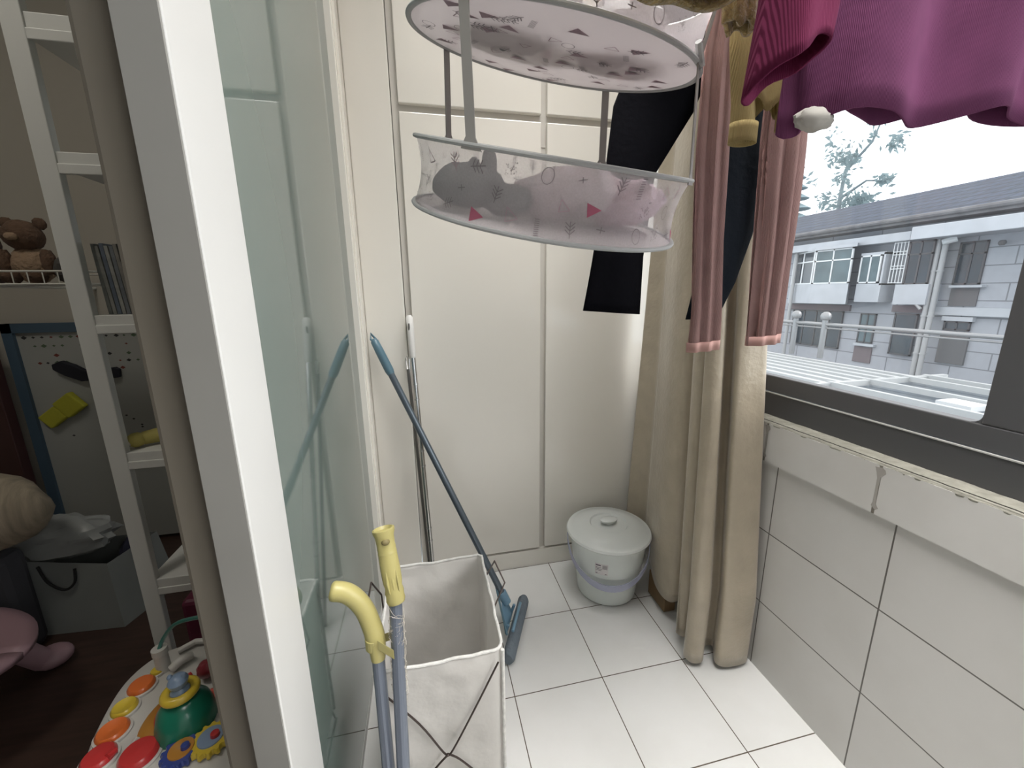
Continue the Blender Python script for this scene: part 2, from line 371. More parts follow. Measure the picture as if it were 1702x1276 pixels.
# bay on the left: angled left face, flat front, panels under it
g = G(); q = [F(16.35, .66, 17), F(15.25, .66, 16.1), F(13.6, .66, 16.1), F(13.5, .66, 17)]; q2 = [F(16.35, 1.5, 17), F(15.25, 1.5, 16.1), F(13.6, 1.5, 16.1), F(13.5, 1.5, 17)]
g.hexa([*q, *q2])
q3 = [F(16.4, 2.92, 17), F(15.3, 2.92, 16.0), F(13.5, 2.92, 16.0), F(13.4, 2.92, 17)]; g.hexa([*q3, *[(a[0], a[1], a[2]+.12) for a in q3]])
g.build('bay_base', BAND, bd)
win(15.2, 13.6, 1.5, 2.9, 16.12, OFR, OGL2, 1, trans=.68)
ff = G(); A = Vector(F(16.3, 1.5, 16.98)); B = Vector(F(15.25, 1.5, 16.13)); hh = Vector((0, 0, 1.36))
for t0, t1 in ((0, .06), (.47, .53), (.94, 1)): ff.hexa([*(A.lerp(B, t0)+Vector((-.02, 0, 0)), A.lerp(B, t1)+Vector((-.02, 0, 0)), A.lerp(B, t1)+Vector((.05, 0, 0)), A.lerp(B, t0)+Vector((.05, 0, 0))), *(A.lerp(B, t0)+hh, A.lerp(B, t1)+hh, A.lerp(B, t1)+hh+Vector((.05, 0, 0)), A.lerp(B, t0)+hh+Vector((.05, 0, 0)))])
for zz in (0, .9, 1.31):
    q_ = [A+Vector((-.02, 0, zz)), B+Vector((-.02, 0, zz)), B+Vector((.05, 0, zz)), A+Vector((.05, 0, zz))]; ff.hexa([*q_, *[p_+Vector((0, 0, .05)) for p_ in q_]])
ow = ff.build('window', OFR, bd)
G().add([A+Vector((.02, 0, 0)), B+Vector((.02, 0, 0)), B+hh+Vector((.02, 0, 0)), A+hh+Vector((.02, 0, 0))], [(0, 1, 2, 3)]).build('pane', OGL, ow, solid=.02)
g = G(); fbox(g, 12.38, 13.28, .76, 1.46, 16.35, 17); fbox(g, 12.38, 13.28, 2.52, 2.62, 16.35, 17); fbox(g, 12.38, 12.45, 1.4, 2.6, 16.35, 17); fbox(g, 13.25, 13.28, 1.4, 2.6, 16.5, 17); g.build('balcony_box', BAND, bd)
win(13.25, 12.5, 1.48, 2.52, 16.36, OFR, OGL2, 1)
g = G()
for y in [11.70+.11*k for k in range(5)]: fbox(g, y, y+.022, 1.45, 2.9, 16.45, 16.48)
for z in (1.46, 1.95, 2.05, 2.45, 2.55, 2.86): fbox(g, 11.7, 12.16, z, z+.022, 16.44, 16.47)
g.build('security_grille', OFR, bd)
win(11.65, 10.9, 1.4, 2.86, 16.5, OFD, OGL, 1, trans=.7)
g = G(); fbox(g, 10.86, 11.88, .70, 1.4, 16.45, 17); g.build('balcony_box', BAND, bd)
for yy, zt in ((10.80, 2.9), (10.62, 2.88)):
    a = F(yy, -2, 16.6); b = F(yy, zt, 16.6); g = G().tube([a, b], .075, 10)
    if yy == 10.80: g.tube([F(10.95, .55, 16.5), F(11.22, .83, 16.5)], .05, 8)
    for z in (-1, .3, 1.8): g.tube([F(yy, z, 16.6), F(yy, z+.05, 16.6)], .095, 10)
    g.build('drain_pipe', PIPEM, bd)
G().tube([F(16.18, -2, 16.6), F(16.18, 2.9, 16.6)], .07, 10).build('drain_pipe', PIPEM, bd)
win(10.22, 9.53, 1.36, 2.68, 16.98, OFD, OGL, 1, trans=.72)
g = G(); fbox(g, 9.47, 10.3, 1.27, 1.34, 16.8, 17); g.build('window_sill', BAND, bd)
g = G(); fbox(g, 9.52, 10.22, .68, 1.24, 16.96, 17); g.build('spandrel_panel', GREYP, bd)
g = G(); fbox(g, 5, 10.6, .38, .64, 16.85, 17); g.build('string_course', BAND, bd)
g = G(); fbox(g, 13.4, 16.3, .38, .62, 16.9, 17); g.build('spandrel_panel', PINKG, bd)
g = G(); fbox(g, 10.9, 11.85, .42, .66, 16.9, 17); g.build('spandrel_panel', PINKG, bd)
win(15.93, 13.6, -1.2, .36, 16.95, OFD, OGL, 3)
win(12.9, 12.32, -.82, .32, 16.97, OFD, OGL2, 1, trans=.6)
g = G(); fbox(g, 12.25, 13.02, -.95, -.86, 16.85, 17); g.build('window_sill', BAND, bd)
g = G(); fbox(g, 12.28, 12.95, -1.6, -.98, 16.96, 17); g.build('spandrel_panel', PINKG, bd)
win(11.7, 10.97, -1.12, .38, 16.9, OFD, OGL, 0, trans=.6)
win(10.2, 9.52, -.1, .2, 16.95, OFD, OGL, 1)
g = G(); fbox(g, 9.5, 10.24, -1.2, -.14, 16.93, 17); g.build('spandrel_panel', GREYP, bd)
g = G(); fbox(g, 9.5, 10.3, .2, .34, 16.85, 17); g.build('window_sill', BAND, bd)
c = F(10.35, 2.83, 16.6); G().tube([c, (c[0]-.15, c[1]+.28, c[2]-.10)], [.11, .09], 10).build('wall_camera', OFR, bd)
c = F(9.24, 2.56, 16.8); G().blob(c, (.09, .09, .09), 10, 0).build('wall_lamp', GREYP, bd)
# low wing seen past the left end, right building edge
# terrace, railing, canopy
GRD = mat('grey_concrete', (.12, .125, .13), .9, var=.3, vscale=1.5)
st(G().box(1.6, 60, -14, 60, -3.7, -3.5).build('floor_street', GRD))
tr = G().box(4.5, 13, -4, 14, -2.0, -1.9).build('terrace_slab', GRD)
tag(tr, 'grey flat roof terrace beneath the slatted canopy', 'terrace')
GALV = mat('galvanised_steel', (.25, .26, .27), .35, metal=.5)
rl = thing('railing', 'stainless railing with ball finials along the far edge of the canopy', 'railing', (10, 7, -.5))
G().tube([(10, -2, .392), (10, 13, .392)], .045, 10).tube([(10, -2, .30), (10, 13, .30)], .02, 8).build('handrail', GALV, rl)
for y in (2.2, 8.43, 9.27):
    g = G().tube([(10, y, -.48), (10, y, .50)], .065, 12); g.lathe([(.02, .50), (.10, .51), (.11, .54), (.12, .60), (.10, .66), (.05, .70), (.0, .71)], (10, y, 0), 14); g.build('post', GALV, rl)
cn = thing('canopy', 'white steel canopy with parallel slats and glass bays below the window', 'canopy', (8.5, 6, -.6))
WST = mat('white_steel', (.42, .44, .45), .4)
for k in range(9):
    x = 6.75+.37*k; y1 = 12.5
    G().box(x, x+.14, 6.2, y1, -.56, -.50).build('slat', WST, cn)
for x in (6.62, 7.60, 8.55, 9.55, 10.05):
    G().box(x, x+.09, -2, 6.2, -.58, -.48).build('beam', WST, cn)
for yy in (1.9, 6.1, 12.5): G().box(6.5, 10.6, yy, yy+.1, -.60, -.50).build('cross_beam', WST, cn)
G().box(6.6, 10.1, -2, 6.1, -.62, -.605).build('glass_roof', pane_mat('canopy_glass', .35, (.75, .8, .82)), cn)
for y in (-1.5, 6.1, 12.4):
    for x in (6.7, 10.2): G().box(x, x+.1, y, y+.1, -1.9, -.56).build('column', WST, cn)
tr2 = G().box(8.1, 8.5, 4.3, 4.75, -.605, -.52).build('junction_box', OFR); tag(tr2, 'small white box lying on the glass canopy', 'box')
# hazy tree above the roof
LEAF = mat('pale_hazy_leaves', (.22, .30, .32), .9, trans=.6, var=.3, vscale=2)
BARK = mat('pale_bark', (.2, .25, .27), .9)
tt = thing('tree', 'pale sparse tree rising behind the slate roof', 'tree', (28, 24, -3.5))
def far(u, v, x): return onx(u, v, x)
pts = [far(1385, 420, 28), far(1396, 330, 28), far(1405, 285, 28), far(1420, 255, 28)]
g = G().tube([Vector((28, 24, -3.5)).lerp(pts[0], 0), *pts], [.4, .22, .12, .10, .06], 8)
g.tube([pts[2], far(1450, 235, 28), far(1468, 195, 28)], [.1, .07, .03], 6); g.tube([pts[1], far(1440, 300, 28), far(1475, 300, 28)], [.1, .06, .03], 6)
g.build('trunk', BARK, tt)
g = G()
cl_ = [(1405, 262, 26, 22, 190), (1372, 335, 14, 14, 60), (1425, 335, 40, 18, 260), (1470, 300, 16, 10, 70), (1458, 197, 14, 10, 60), (1490, 240, 18, 12, 45), (1398, 300, 14, 20, 50), (1380, 240, 8, 20, 14), (1500, 225, 12, 6, 12), (1350, 300, 10, 16, 12), (1452, 225, 10, 14, 12), (1390, 215, 14, 8, 8), (1440, 355, 50, 10, 120)]
for (u, v, su, sv, n) in cl_:
    for k in range(n):
        c = far(u+rnd.gauss(0, su*.5), v+rnd.gauss(0, sv*.5), 28+rnd.uniform(-1.2, 1.2)); s = rnd.uniform(.10, .30)
        a = Vector((rnd.gauss(0, 1), rnd.gauss(0, 1), rnd.gauss(0, 1))).normalized(); b = a.cross(Vector((rnd.gauss(0, 1), 1, 0))).normalized()
        g.add([c-a*s, c-b*s*.4, c+a*s, c+b*s*.4], [(0, 1, 2, 3)])
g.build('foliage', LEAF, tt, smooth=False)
# conifer at left edge of the view
g = G()
for k in range(6):
    c = far(1326, 365-k*17, 30)
    g.lathe([(.05, .5), (1.0-.1*k, 0), (.9-.1*k, -.06), (.05, .1)], c, 12)
g.tube([Vector((30, far(1326, 420, 30).y, -3.5)), far(1326, 260, 30)], .08, 6)
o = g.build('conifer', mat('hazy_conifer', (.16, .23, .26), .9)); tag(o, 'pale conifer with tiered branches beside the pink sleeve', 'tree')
p = o.location.z

# ------------------------------------------------------------------ hanging rods
RODZ = 2.36
rods = []
for i, (x, lab) in enumerate(((.30, 'white ceiling clothes rod carrying the mesh rack'), (.72, 'white ceiling clothes rod carrying the hung clothes'))):
    t = thing('clothes_rod', lab, 'rod', (x, .4, 2.95))
    G().tube([(x, -1.2, RODZ), (x, 1.58, RODZ)], .012, 12).build('rod', ALU, t)
    for y in (-1.0, .3, 1.45): G().tube([(x, y, RODZ+.01), (x, y, 2.95)], .006, 8).lathe([(.0, 2.93), (.03, 2.93), (.03, 2.95)], (x, y, 0), 16).build('hanger_bracket', ALU, t)

# ------------------------------------------------------------------ two-tier mesh drying rack
def meshmat():
    m = bpy.data.materials.new('sheer_white_mesh'); m.use_nodes = True; n = m.node_tree.nodes; l = m.node_tree.links; n.clear()
    out = n.new('ShaderNodeOutputMaterial'); tp = n.new('ShaderNodeBsdfTransparent'); df = n.new('ShaderNodeBsdfDiffuse'); tr = n.new('ShaderNodeBsdfTranslucent')
    df.inputs[0].default_value = (.78, .74, .76, 1); tr.inputs[0].default_value = (.80, .74, .77, 1)
    a = n.new('ShaderNodeMixShader'); a.inputs[0].default_value = .5; l.new(df.outputs[0], a.inputs[1]); l.new(tr.outputs[0], a.inputs[2])
    b = n.new('ShaderNodeMixShader'); l.new(tp.outputs[0], b.inputs[1]); l.new(a.outputs[0], b.inputs[2])
    no = n.new('ShaderNodeTexNoise'); no.inputs['Scale'].default_value = 300; mr = n.new('ShaderNodeMapRange'); mr.inputs[3].default_value = .31; mr.inputs[4].default_value = .39
    tcn = n.new('ShaderNodeTexCoord'); l.new(tcn.outputs['Object'], no.inputs['Vector']); l.new(no.outputs['Fac'], mr.inputs[0]); l.new(mr.outputs[0], b.inputs[0])
    l.new(b.outputs[0], out.inputs[0]); return m
MESH = meshmat()
MESHD = mat('white_mesh_base', (.56, .51, .52), .9, alpha=.93, trans=.10)
INKG = mat('grey_print', (.17, .15, .16), .9); INKP = mat('rose_print', (.36, .10, .15), .9); INKM = mat('mauve_print', (.30, .22, .25), .9)
BIND = mat('grey_white_binding', (.36, .365, .36), .7); STRAP = mat('white_webbing', (.30, .285, .27), .8)
rk = thing('hanging_mesh_dryer', 'two-tier round mesh drying rack with pink woodland print hung on straps', 'drying rack', (.305, .95, 1.44))
def frame(c, nx, ny, rot):
    n = Vector((nx, ny, 1)).normalized(); a = (Vector((1, 0, 0))-n*n.x).normalized(); b = n.cross(a); c = Vector(c)
    return c, n, a, b
LT = frame((.306, .952, 1.555), .091, -.346, 0); UB = frame((.305, .95, 1.755), .124, -.32, 0)
R = .30; HT = .126
def cyl(fr, h, th, r=R):
    c, n, a, b = fr; return c+n*h+(a*cos(th)+b*sin(th))*r
MO = []
def stroke(pts, wd=.0020): return ('s', pts, wd)
ring = [stroke([(.013*cos(t*pi/8), .016*sin(t*pi/8)) for t in range(17)], .0015)]
tri = [('t', [(-.016, -.014), (.022, -.004), (-.014, .018)])]
tri2 = [stroke([(-.010, -.012), (.014, -.004), (-.010, .014), (-.010, -.012)])]
tree_ = [stroke([(0, -.018), (0, .018)])]+[stroke([(0, z), (sx*.012, z+.01)]) for z in (-.01, -.002, .006) for sx in (-1, 1)]
twig = [stroke([(-.02, -.003), (.018, .003)])]+[stroke([(x, 0), (x+.007, sx*.012)]) for x in (-.014, -.005, .004) for sx in (-1, 1)]
bars = [stroke([(-.006, z), (.006, z)], .0016) for z in [-.018+.0045*k for k in range(9)]]
cross = [stroke([(-.010, 0), (.010, 0)]), stroke([(0, -.006), (0, .006)])]
dots = [('t', [(x, z), (x+.003, z), (x+.0015, z+.003)]) for x, z in [(rnd.uniform(-.014, .014), rnd.uniform(-.014, .014)) for _ in range(26)]]
motifs = [(ring, 0), (tri, 1), (tree_, 0), (dots, 0), (tri2, 2), (cross, 0), (twig, 0), (bars, 0)]
def stamp(g, place, cu, cv, mot, mi, ang=0, sc=1):
    ca, sa = cos(ang), sin(ang)
    def T(p): return place(cu+(p[0]*ca-p[1]*sa)*sc, cv+(p[0]*sa+p[1]*ca)*sc)
    g.cur = mi
    for m in mot:
        if m[0] == 't':
            g.add([T(p) for p in m[1]], [tuple(range(len(m[1])))])
        else:
            pts, wd = m[1], m[2]
            for i in range(len(pts)-1):
                (x0, y0), (x1, y1) = pts[i], pts[i+1]; L = math.hypot(x1-x0, y1-y0) or 1; dx, dy = -(y1-y0)/L*wd/2, (x1-x0)/L*wd/2
                g.add([T((x0+dx, y0+dy)), T((x1+dx, y1+dy)), T((x1-dx, y1-dy)), T((x0-dx, y0-dy))], [(0, 1, 2, 3)])
def tierwall(fr, h0, h1, seed, name):
    g = G(); N = 96
    def sag(t, v): return R-.012*4*v*(1-v)+.0015*sin(t*17)*v*(1-v)
    rs = [[cyl(fr, lerp(h0, h1, j/8), 2*pi*i/N, sag(2*pi*i/N, j/8)) for i in range(N)] for j in range(9)]
    g.rings(rs, False)
    r_ = random.Random(seed)
    def place(u, v): return cyl(fr, h0+v, u/R, sag(u/R, v/(h1-h0))+.0012)
    per = 2*pi*R; k = 0; n = 30
    for row, vv in enumerate((.024, .060, .098)):
        for i in range(n):
            mot, mi = motifs[(k*3+row*5) % 8] if row == 0 else motifs[(k*5+row*3+2) % 8]
            if row == 1 and i % 3 == 2: k += 1; continue
            if row == 2 and mi == 1: mot, mi = tree_, 2
            stamp(g, place, (i+.5*row)*per/n+r_.uniform(-.012, .012), vv+r_.uniform(-.006, .006), mot, mi+1, r_.uniform(-.3, .3), r_.uniform(.72, .92)); k += 1
    g.cur = 0
    return g.build(name, [MESH, INKG, INKP, INKM], rk)
def tierbase(fr, h, seed, name):
    g = G(); rs = [[cyl(fr, h-.006*(1-(r/R)**2), 2*pi*i/72, r) for i in range(72)] for r in [R*(k+.05)/10.05 for k in range(11)]]
    g.rings(rs, False); g.add([*rs[0]], [tuple(range(72))])
    r_ = random.Random(seed); c, n, a, b = fr
    for i in range(70):
        rr = R*.92*math.sqrt(r_.random()); th = r_.uniform(0, 2*pi); mot, mi = motifs[r_.choice((1, 1, 1, 4, 4, 2, 6, 6, 0, 7))]
        x0, y0 = rr*cos(th), rr*sin(th)
        stamp(g, lambda u, v: c+a*u+b*v+n*(h-.0075*(1-((u*u+v*v)/R/R))-.001), x0, y0, mot, (mi if mi != 1 else 2)+1, r_.uniform(-.6, .6), .95)
    g.cur = 0
    return g.build(name, [MESHD, INKG, INKP, INKM], rk)
def hoop(fr, h, name='rim', r=.0055):
    g = G(); c, n, a, b = fr; pts = [cyl(fr, h, 2*pi*i/96, R) for i in range(96)]
    rs = []
    for i in range(96):
        th = 2*pi*i/96; rd = a*cos(th)+b*sin(th)
        rs.append([pts[i]+rd*(r*cos(q)+.002)+n*(r*.8*sin(q)) for q in [k*pi/4 for k in range(8)]])
    rs.append(rs[0]); g.rings(rs, False)
    return g.build(name, BIND, rk)
tierwall(LT, -HT, 0, 3, 'lower_mesh_wall'); tierbase(LT, -HT, 5, 'lower_mesh_base'); hoop(LT, 0); hoop(LT, -HT)
tierwall(UB, 0, HT, 9, 'upper_mesh_wall'); tierbase(UB, 0, 11, 'upper_mesh_base'); hoop(UB, 0); hoop(UB, HT)
for k in range(4):
    t0 = -.775+k*pi/2; t1 = -.795+k*pi/2
    A = cyl(LT, 0, t0, R+.004); B = cyl(UB, 0, t1, R+.004); C2 = cyl(UB, HT, t1, R+.004)
    c, n, a, b = LT; tn = (-a*sin(t0)+b*cos(t0)); rd = (a*cos(t0)+b*sin(t0))*.001
    g = G()
    def rib(P, Q, w0=.010, w1=.010):
        g.hexa([P-tn*w0-rd, P+tn*w0-rd, P+tn*w0+rd, P-tn*w0+rd, Q-tn*w1-rd, Q+tn*w1-rd, Q+tn*w1+rd, Q-tn*w1+rd])
    rib(A-Vector((0, 0, .008)), A+Vector((0, 0, .012)), .022, .010); rib(A+Vector((0, 0, .012)), B); rib(B, C2)
    top = Vector((.305, .93, 2.20)); rib(C2, top, .010, .006)
    g.build('strap', STRAP, rk)
kn = cyl(UB, 0, -.795, R+.006); G().tube([kn+Vector((-.02, -.02, .02)), kn, kn+Vector((.006, 0, -.008))], [.006, .008, .005], 8).build('strap_toggle', BIND, rk)
hk = G(); tp = Vector((.305, .93, 2.20)); hk.tube([tp-Vector((0, 0, .01)), tp+Vector((0, 0, .08)), tp+Vector((0, .0, .11)), tp+Vector((-.018, 0, .15)), tp+Vector((-.016, 0, .17)), tp+Vector((-.005, 0, .178)), tp+Vector((.01, 0, .170))], .003, 8); hk.build('hook', CHROME, rk)

# things lying in the rack
c, n, a, b = LT
def inb(u, v, h): return c+a*u+b*v+n*(-HT+h)
PLG = mat('grey_plush', (.17, .175, .17), .95, bump=.4, bscale=120)
o = G()
o.blob(inb(-.19, -.06, .050), (.075, .06, .042), 24, .08, 3, 1); o.blob(inb(-.11, -.08, .035), (.055, .05, .032), 20, .08, 3, 2); o.blob(inb(-.20, .02, .045), (.05, .05, .04), 18, .05)
sp_ = o.build('plush_toy', PLG); tag(sp_, 'dark grey plush toy with upright ear in lower tier of the mesh rack', 'plush toy')
og = ORI[sp_]
G().blob(inb(-.155, -.075, .098), (.016, .012, .030), 16, .03).build('ear', PLG, sp_); G().blob(inb(-.185, -.075, .090), (.013, .012, .016), 14, .03).build('ear', PLG, sp_)
CLW = mat('pinkish_white_fleece', (.88, .78, .80), .95, bump=.5, bscale=60, trans=.25, stretch=(1, 1, 3))
o = G(); o.blob(inb(.02, -.02, .050), (.11, .13, .048), 32, .10, 2, 4); o.blob(inb(.07, -.06, .072), (.055, .09, .052), 26, .12, 3, 5)
tag(o.build('folded_garment', CLW), 'pinkish white rumpled garment in the middle of the lower mesh tier', 'garment')
o = G(); o.blob(inb(.185, -.03, .052), (.075, .12, .045), 28, .12, 3, 8); o.blob(inb(.16, .06, .06), (.06, .06, .05), 20, .12, 3, 9)
tag(o.build('folded_garment', mat('pale_pink_cotton', (.88, .72, .79), .95, trans=.25, bump=.3)), 'pale pink crumpled garment at the right end of the lower mesh tier', 'garment')
c2, n2, a2, b2 = UB
o = G(); o.blob(c2+a2*(-.08)+b2*.02+n2*.055, (.13, .12, .045), 28, .12, 3, 12); o.blob(c2+a2*.12+b2*(-.03)+n2*.05, (.09, .10, .04), 24, .12, 3, 13)
tag(o.build('folded_garment', mat('dark_grey_cotton', (.16, .16, .16), .95)), 'grey bundled garment in the upper tier of the mesh rack', 'garment')

# ------------------------------------------------------------------ hung clothes
def clothtube(g, path, N=48, fold=None, seed=0, amp=.12, freq=6, hem=None, sharp=0):
    """path: list of (center, half width along x, half thickness along y). Closed flattened tube, open at both ends."""
    P = []
    for i in range(len(path)-1):
        for k in range(6):
            t = k/6; A, B = path[i], path[i+1]
            P.append((Vector(A[0]).lerp(Vector(B[0]), t), lerp(A[1], B[1], t), lerp(A[2], B[2], t)))
    P.append((Vector(path[-1][0]), path[-1][1], path[-1][2]))
    rs = []; M_ = len(P)
    for i, (c, hw, ht) in enumerate(P):
        r = []
        s = i/(M_-1)
        for j in range(N):
            th = 2*pi*j/N; k = 1+amp*noise.noise(Vector((cos(th)*freq*.4, sin(th)*freq*.4, c.z*2.2+seed)))
            fy = amp*hw*.35*sin(th*0+cos(th)*freq+seed+c.z*1.3)
            z = c.z+(hem(cos(th), sin(th)) if (hem and i == 0) else (hem(cos(th), sin(th))*max(0, 1-i/6.) if hem and i < 6 else 0))
            r.append((c.x+hw*cos(th)*k, c.y+ht*sin(th)*k+fy, z))
        rs.append(r)
    g.rings(rs, False); return g
def cuffband(g, c, hw, ht, h, N=48, seed=0, amp=.12, freq=6, out=.002):
    pass
def hanger(name, x, y, z, wd, par=None, lab=None, lean=0):
    g = G(); g.tube([(x-wd, y, z-.10), (x-wd*.5, y, z-.045), (x, y, z), (x+wd*.5, y, z-.045), (x+wd, y, z-.10)], .006, 8)
    g.tube([(x-wd, y, z-.10), (x+wd, y, z-.10)], .004, 8)
    h = RODZ+.012
    g.tube([(x, y, z), (x, y, h-.03), (x+.012, y, h-.01), (x+.012, y, h+.006), (x, y, h+.015), (x-.012, y, h+.006)], .002, 6)
    o = g.build('clothes_hanger', mat('white_plastic_hanger', (.7, .7, .7), .4)); tag(o, lab, 'hanger'); return o

def ribmat(name, col, ribs=500, trans=.3, depth=.6, var=.12):
    m = mat(name, col, .95, trans=trans, var=var, vscale=20, spec=.15)
    n = m.node_tree.nodes; l = m.node_tree.links; b = n['Principled BSDF']
    wv = n.new('ShaderNodeTexWave'); wv.wave_type = 'BANDS'; wv.bands_direction = 'X'; wv.inputs['Scale'].default_value = ribs/9; wv.inputs['Distortion'].default_value = .6
    tcn = n.new('ShaderNodeTexCoord'); l.new(tcn.outputs['Object'], wv.inputs['Vector'])
    bn = n.new('ShaderNodeBump'); bn.inputs['Strength'].default_value = depth; bn.inputs['Distance'].default_value = .004
    l.new(wv.outputs['Fac'], bn.inputs['Height']); l.new(bn.outputs[0], b.inputs['Normal']); return m
PURP = ribmat('plum_knit', (.23, .070, .165), 1800, .26, .35, .2); MAG = ribmat('magenta_knit', (.20, .028, .085), 1800, .3, .3, .2)
YEL = ribmat('straw_knit', (.54, .43, .20), 1400, .35, .5); PNK = ribmat('dusty_pink_rib', (.66, .42, .39), 1500, .35, .9)
BLK = mat('black_cotton', (.003, .003, .005), .95, bump=.2, spec=.1); NVY = mat('slate_cotton', (.008, .012, .018), .95, bump=.2, spec=.2)
FUZ = mat('mustard_fleece', (.54, .40, .17), 1, bump=1, bscale=160, var=.45, vscale=60, trans=.15, sheen=.4)

# plum sweater in front of the window
sw = thing('sweater', 'plum knitted sweater hanging against the window', 'sweater', (.70, .45, 1.45))
def hemf(cx, sy):
    return .009*sin(cx*6.2+.6)-.020*max(0, -cx-.72)/.28+.012*cx+(.022 if sy > 0 else 0)*abs(sy)
g = G(); clothtube(g, [((.695, .455, 1.468), .250, .026), ((.70, .455, 1.62), .255, .030), ((.705, .455, 1.85), .25, .035), ((.715, .455, 2.12), .235, .03), ((.715, .455, 2.26), .10, .02)], 120, seed=2.2, amp=.17, freq=9, hem=hemf)
g.build('body', PURP, sw, solid=.0025)
g = G(); clothtube(g, [((.372, .40, 1.476), .037, .030), ((.380, .402, 1.54), .037, .026), ((.395, .41, 1.75), .042, .022), ((.43, .43, 2.0), .055, .028), ((.49, .45, 2.17), .06, .03)], 40, seed=5, amp=.25, freq=4, hem=lambda a, b: .022*a-.010*b+.004*sin(a*5))
sv = g.build('sleeve', MAG, sw, solid=.0025)
g = G(); g.blob((.472, .452, 1.458), (.026, .012, .012), 24, .1); g.build('lining', mat('cream_lining', (.36, .34, .31), .9), sw)
g = G(); clothtube(g, [((1.03, .50, 1.60), .025, .03), ((1.0, .48, 1.9), .035, .03), ((.95, .46, 2.14), .05, .03)], 32, seed=8, amp=.2); g.build('sleeve', MAG, sw, solid=.002)
g = G(); g.tube([(.425, .385, 1.70), (.420, .383, 1.60), (.424, .383, 1.55)], .0012, 6).tube([(.432, .385, 1.70), (.434, .383, 1.58), (.426, .383, 1.548)], .0012, 6); g.blob((.425, .383, 1.545), (.006, .005, .007), 10, .2); g.build('drawstring', MAG, sw)
hanger('clothes_hanger', .715, .455, 2.27, .20, lab='white hanger holding the plum sweater')

# small straw-yellow sweater
ys = thing('sweater', 'small straw-yellow ribbed sweater between the plum sweater and pink top', 'sweater', (.66, .75, 1.55))
g = G(); clothtube(g, [((.672, .75, 1.600), .055, .018), ((.675, .75, 1.70), .062, .018), ((.68, .75, 1.95), .07, .02), ((.68, .75, 2.05), .03, .015)], 60, seed=1, amp=.2, freq=7, hem=lambda a, b: .010*sin(a*7)); g.build('body', YEL, ys, solid=.002)
for nm, pth in (('sleeve', [((.617, .742, 1.538), .023, .016), ((.614, .744, 1.60), .022, .014), ((.604, .746, 1.70), .025, .016), ((.615, .75, 1.95), .03, .02)]), ('sleeve', [((.712, .742, 1.567), .016, .014), ((.708, .742, 1.64), .018, .014), ((.70, .746, 1.72), .022, .016), ((.73, .75, 1.95), .03, .02)])):
    g = G(); clothtube(g, pth, 36, seed=3, amp=.18, freq=4, hem=lambda a, b: .004*a); s_ = g.build(nm, YEL, ys, solid=.0022)
    c0 = Vector(pth[0][0]); g = G(); rs = [[(c0.x+(pth[0][1]+.0035)*cos(2*pi*j/36), c0.y+(pth[0][2]+.003)*sin(2*pi*j/36), c0.z+dz) for j in range(36)] for dz in (-.004, .004, .02, .03)]
    g.rings(rs, False).build('ribbed_cuff', YEL, s_, solid=.002)
hanger('clothes_hanger', .68, .75, 2.09, .09, lab='white hanger holding the small straw-yellow sweater')

# mustard fleece coat
fc = thing('fleece_coat', 'fluffy mustard fleece coat hanging above the mesh rack', 'coat', (.36, .56, 1.6))
def fuzz(g): return g
g = G(); clothtube(g, [((.335, .555, 1.638), .135, .024), ((.335, .555, 1.665), .140, .028), ((.335, .56, 1.80), .145, .03), ((.34, .57, 2.05), .14, .03), ((.34, .58, 2.2), .06, .02)], 90, seed=4, amp=.18, freq=5, hem=lambda a, b: .012*a*a*2-.004+.006*sin(a*8)); g.build('body', FUZ, fc, solid=.010)
g = G(); clothtube(g, [((.523, .665, 1.672), .022, .014), ((.520, .663, 1.73), .025, .017), ((.47, .62, 1.90), .035, .02), ((.42, .59, 2.1), .04, .025)], 36, seed=6, amp=.3, freq=5, hem=lambda a, b: .006*sin(5*a)); g.build('sleeve', FUZ, fc, solid=.006)
g = G(); h = RODZ+.012; g.tube([(.22, .57, 2.12), (.34, .575, 2.21), (.46, .58, 2.12), (.22, .57, 2.12)], .005, 8); g.tube([(.34, .575, 2.21), (.30, .575, h-.03), (.312, .575, h-.01), (.312, .575, h+.006), (.30, .575, h+.015), (.288, .575, h+.006)], .002, 6)
tag(g.build('clothes_hanger', WHITE), 'white hanger holding the fluffy mustard coat', 'hanger')

# dusty pink ribbed top with long hanging sleeves
pt = thing('long_sleeve_top', 'dusty pink ribbed top with two long hanging sleeves', 'shirt', (.78, .9, 1.1))
g = G(); clothtube(g, [((.79, .90, 1.74), .11, .018), ((.785, .90, 1.95), .12, .018), ((.78, .90, 2.12), .10, .018), ((.77, .90, 2.18), .04, .012)], 80, seed=9, amp=.2, freq=8, hem=lambda a, b: .012*sin(a*6)); g.build('body', PNK, pt, solid=.002)
SL = [[((.690, .895, 1.113), .041, .014), ((.688, .895, 1.20), .038, .013), ((.677, .897, 1.376), .036, .014), ((.668, .898, 1.575), .041, .015), ((.665, .90, 1.76), .040, .016), ((.70, .90, 2.06), .04, .018)],
      [((.870, .895, 1.122), .045, .014), ((.870, .895, 1.232), .046, .014), ((.870, .897, 1.38), .049, .015), ((.862, .898, 1.61), .053, .016), ((.86, .90, 1.76), .05, .018), ((.84, .90, 2.06), .04, .018)]]
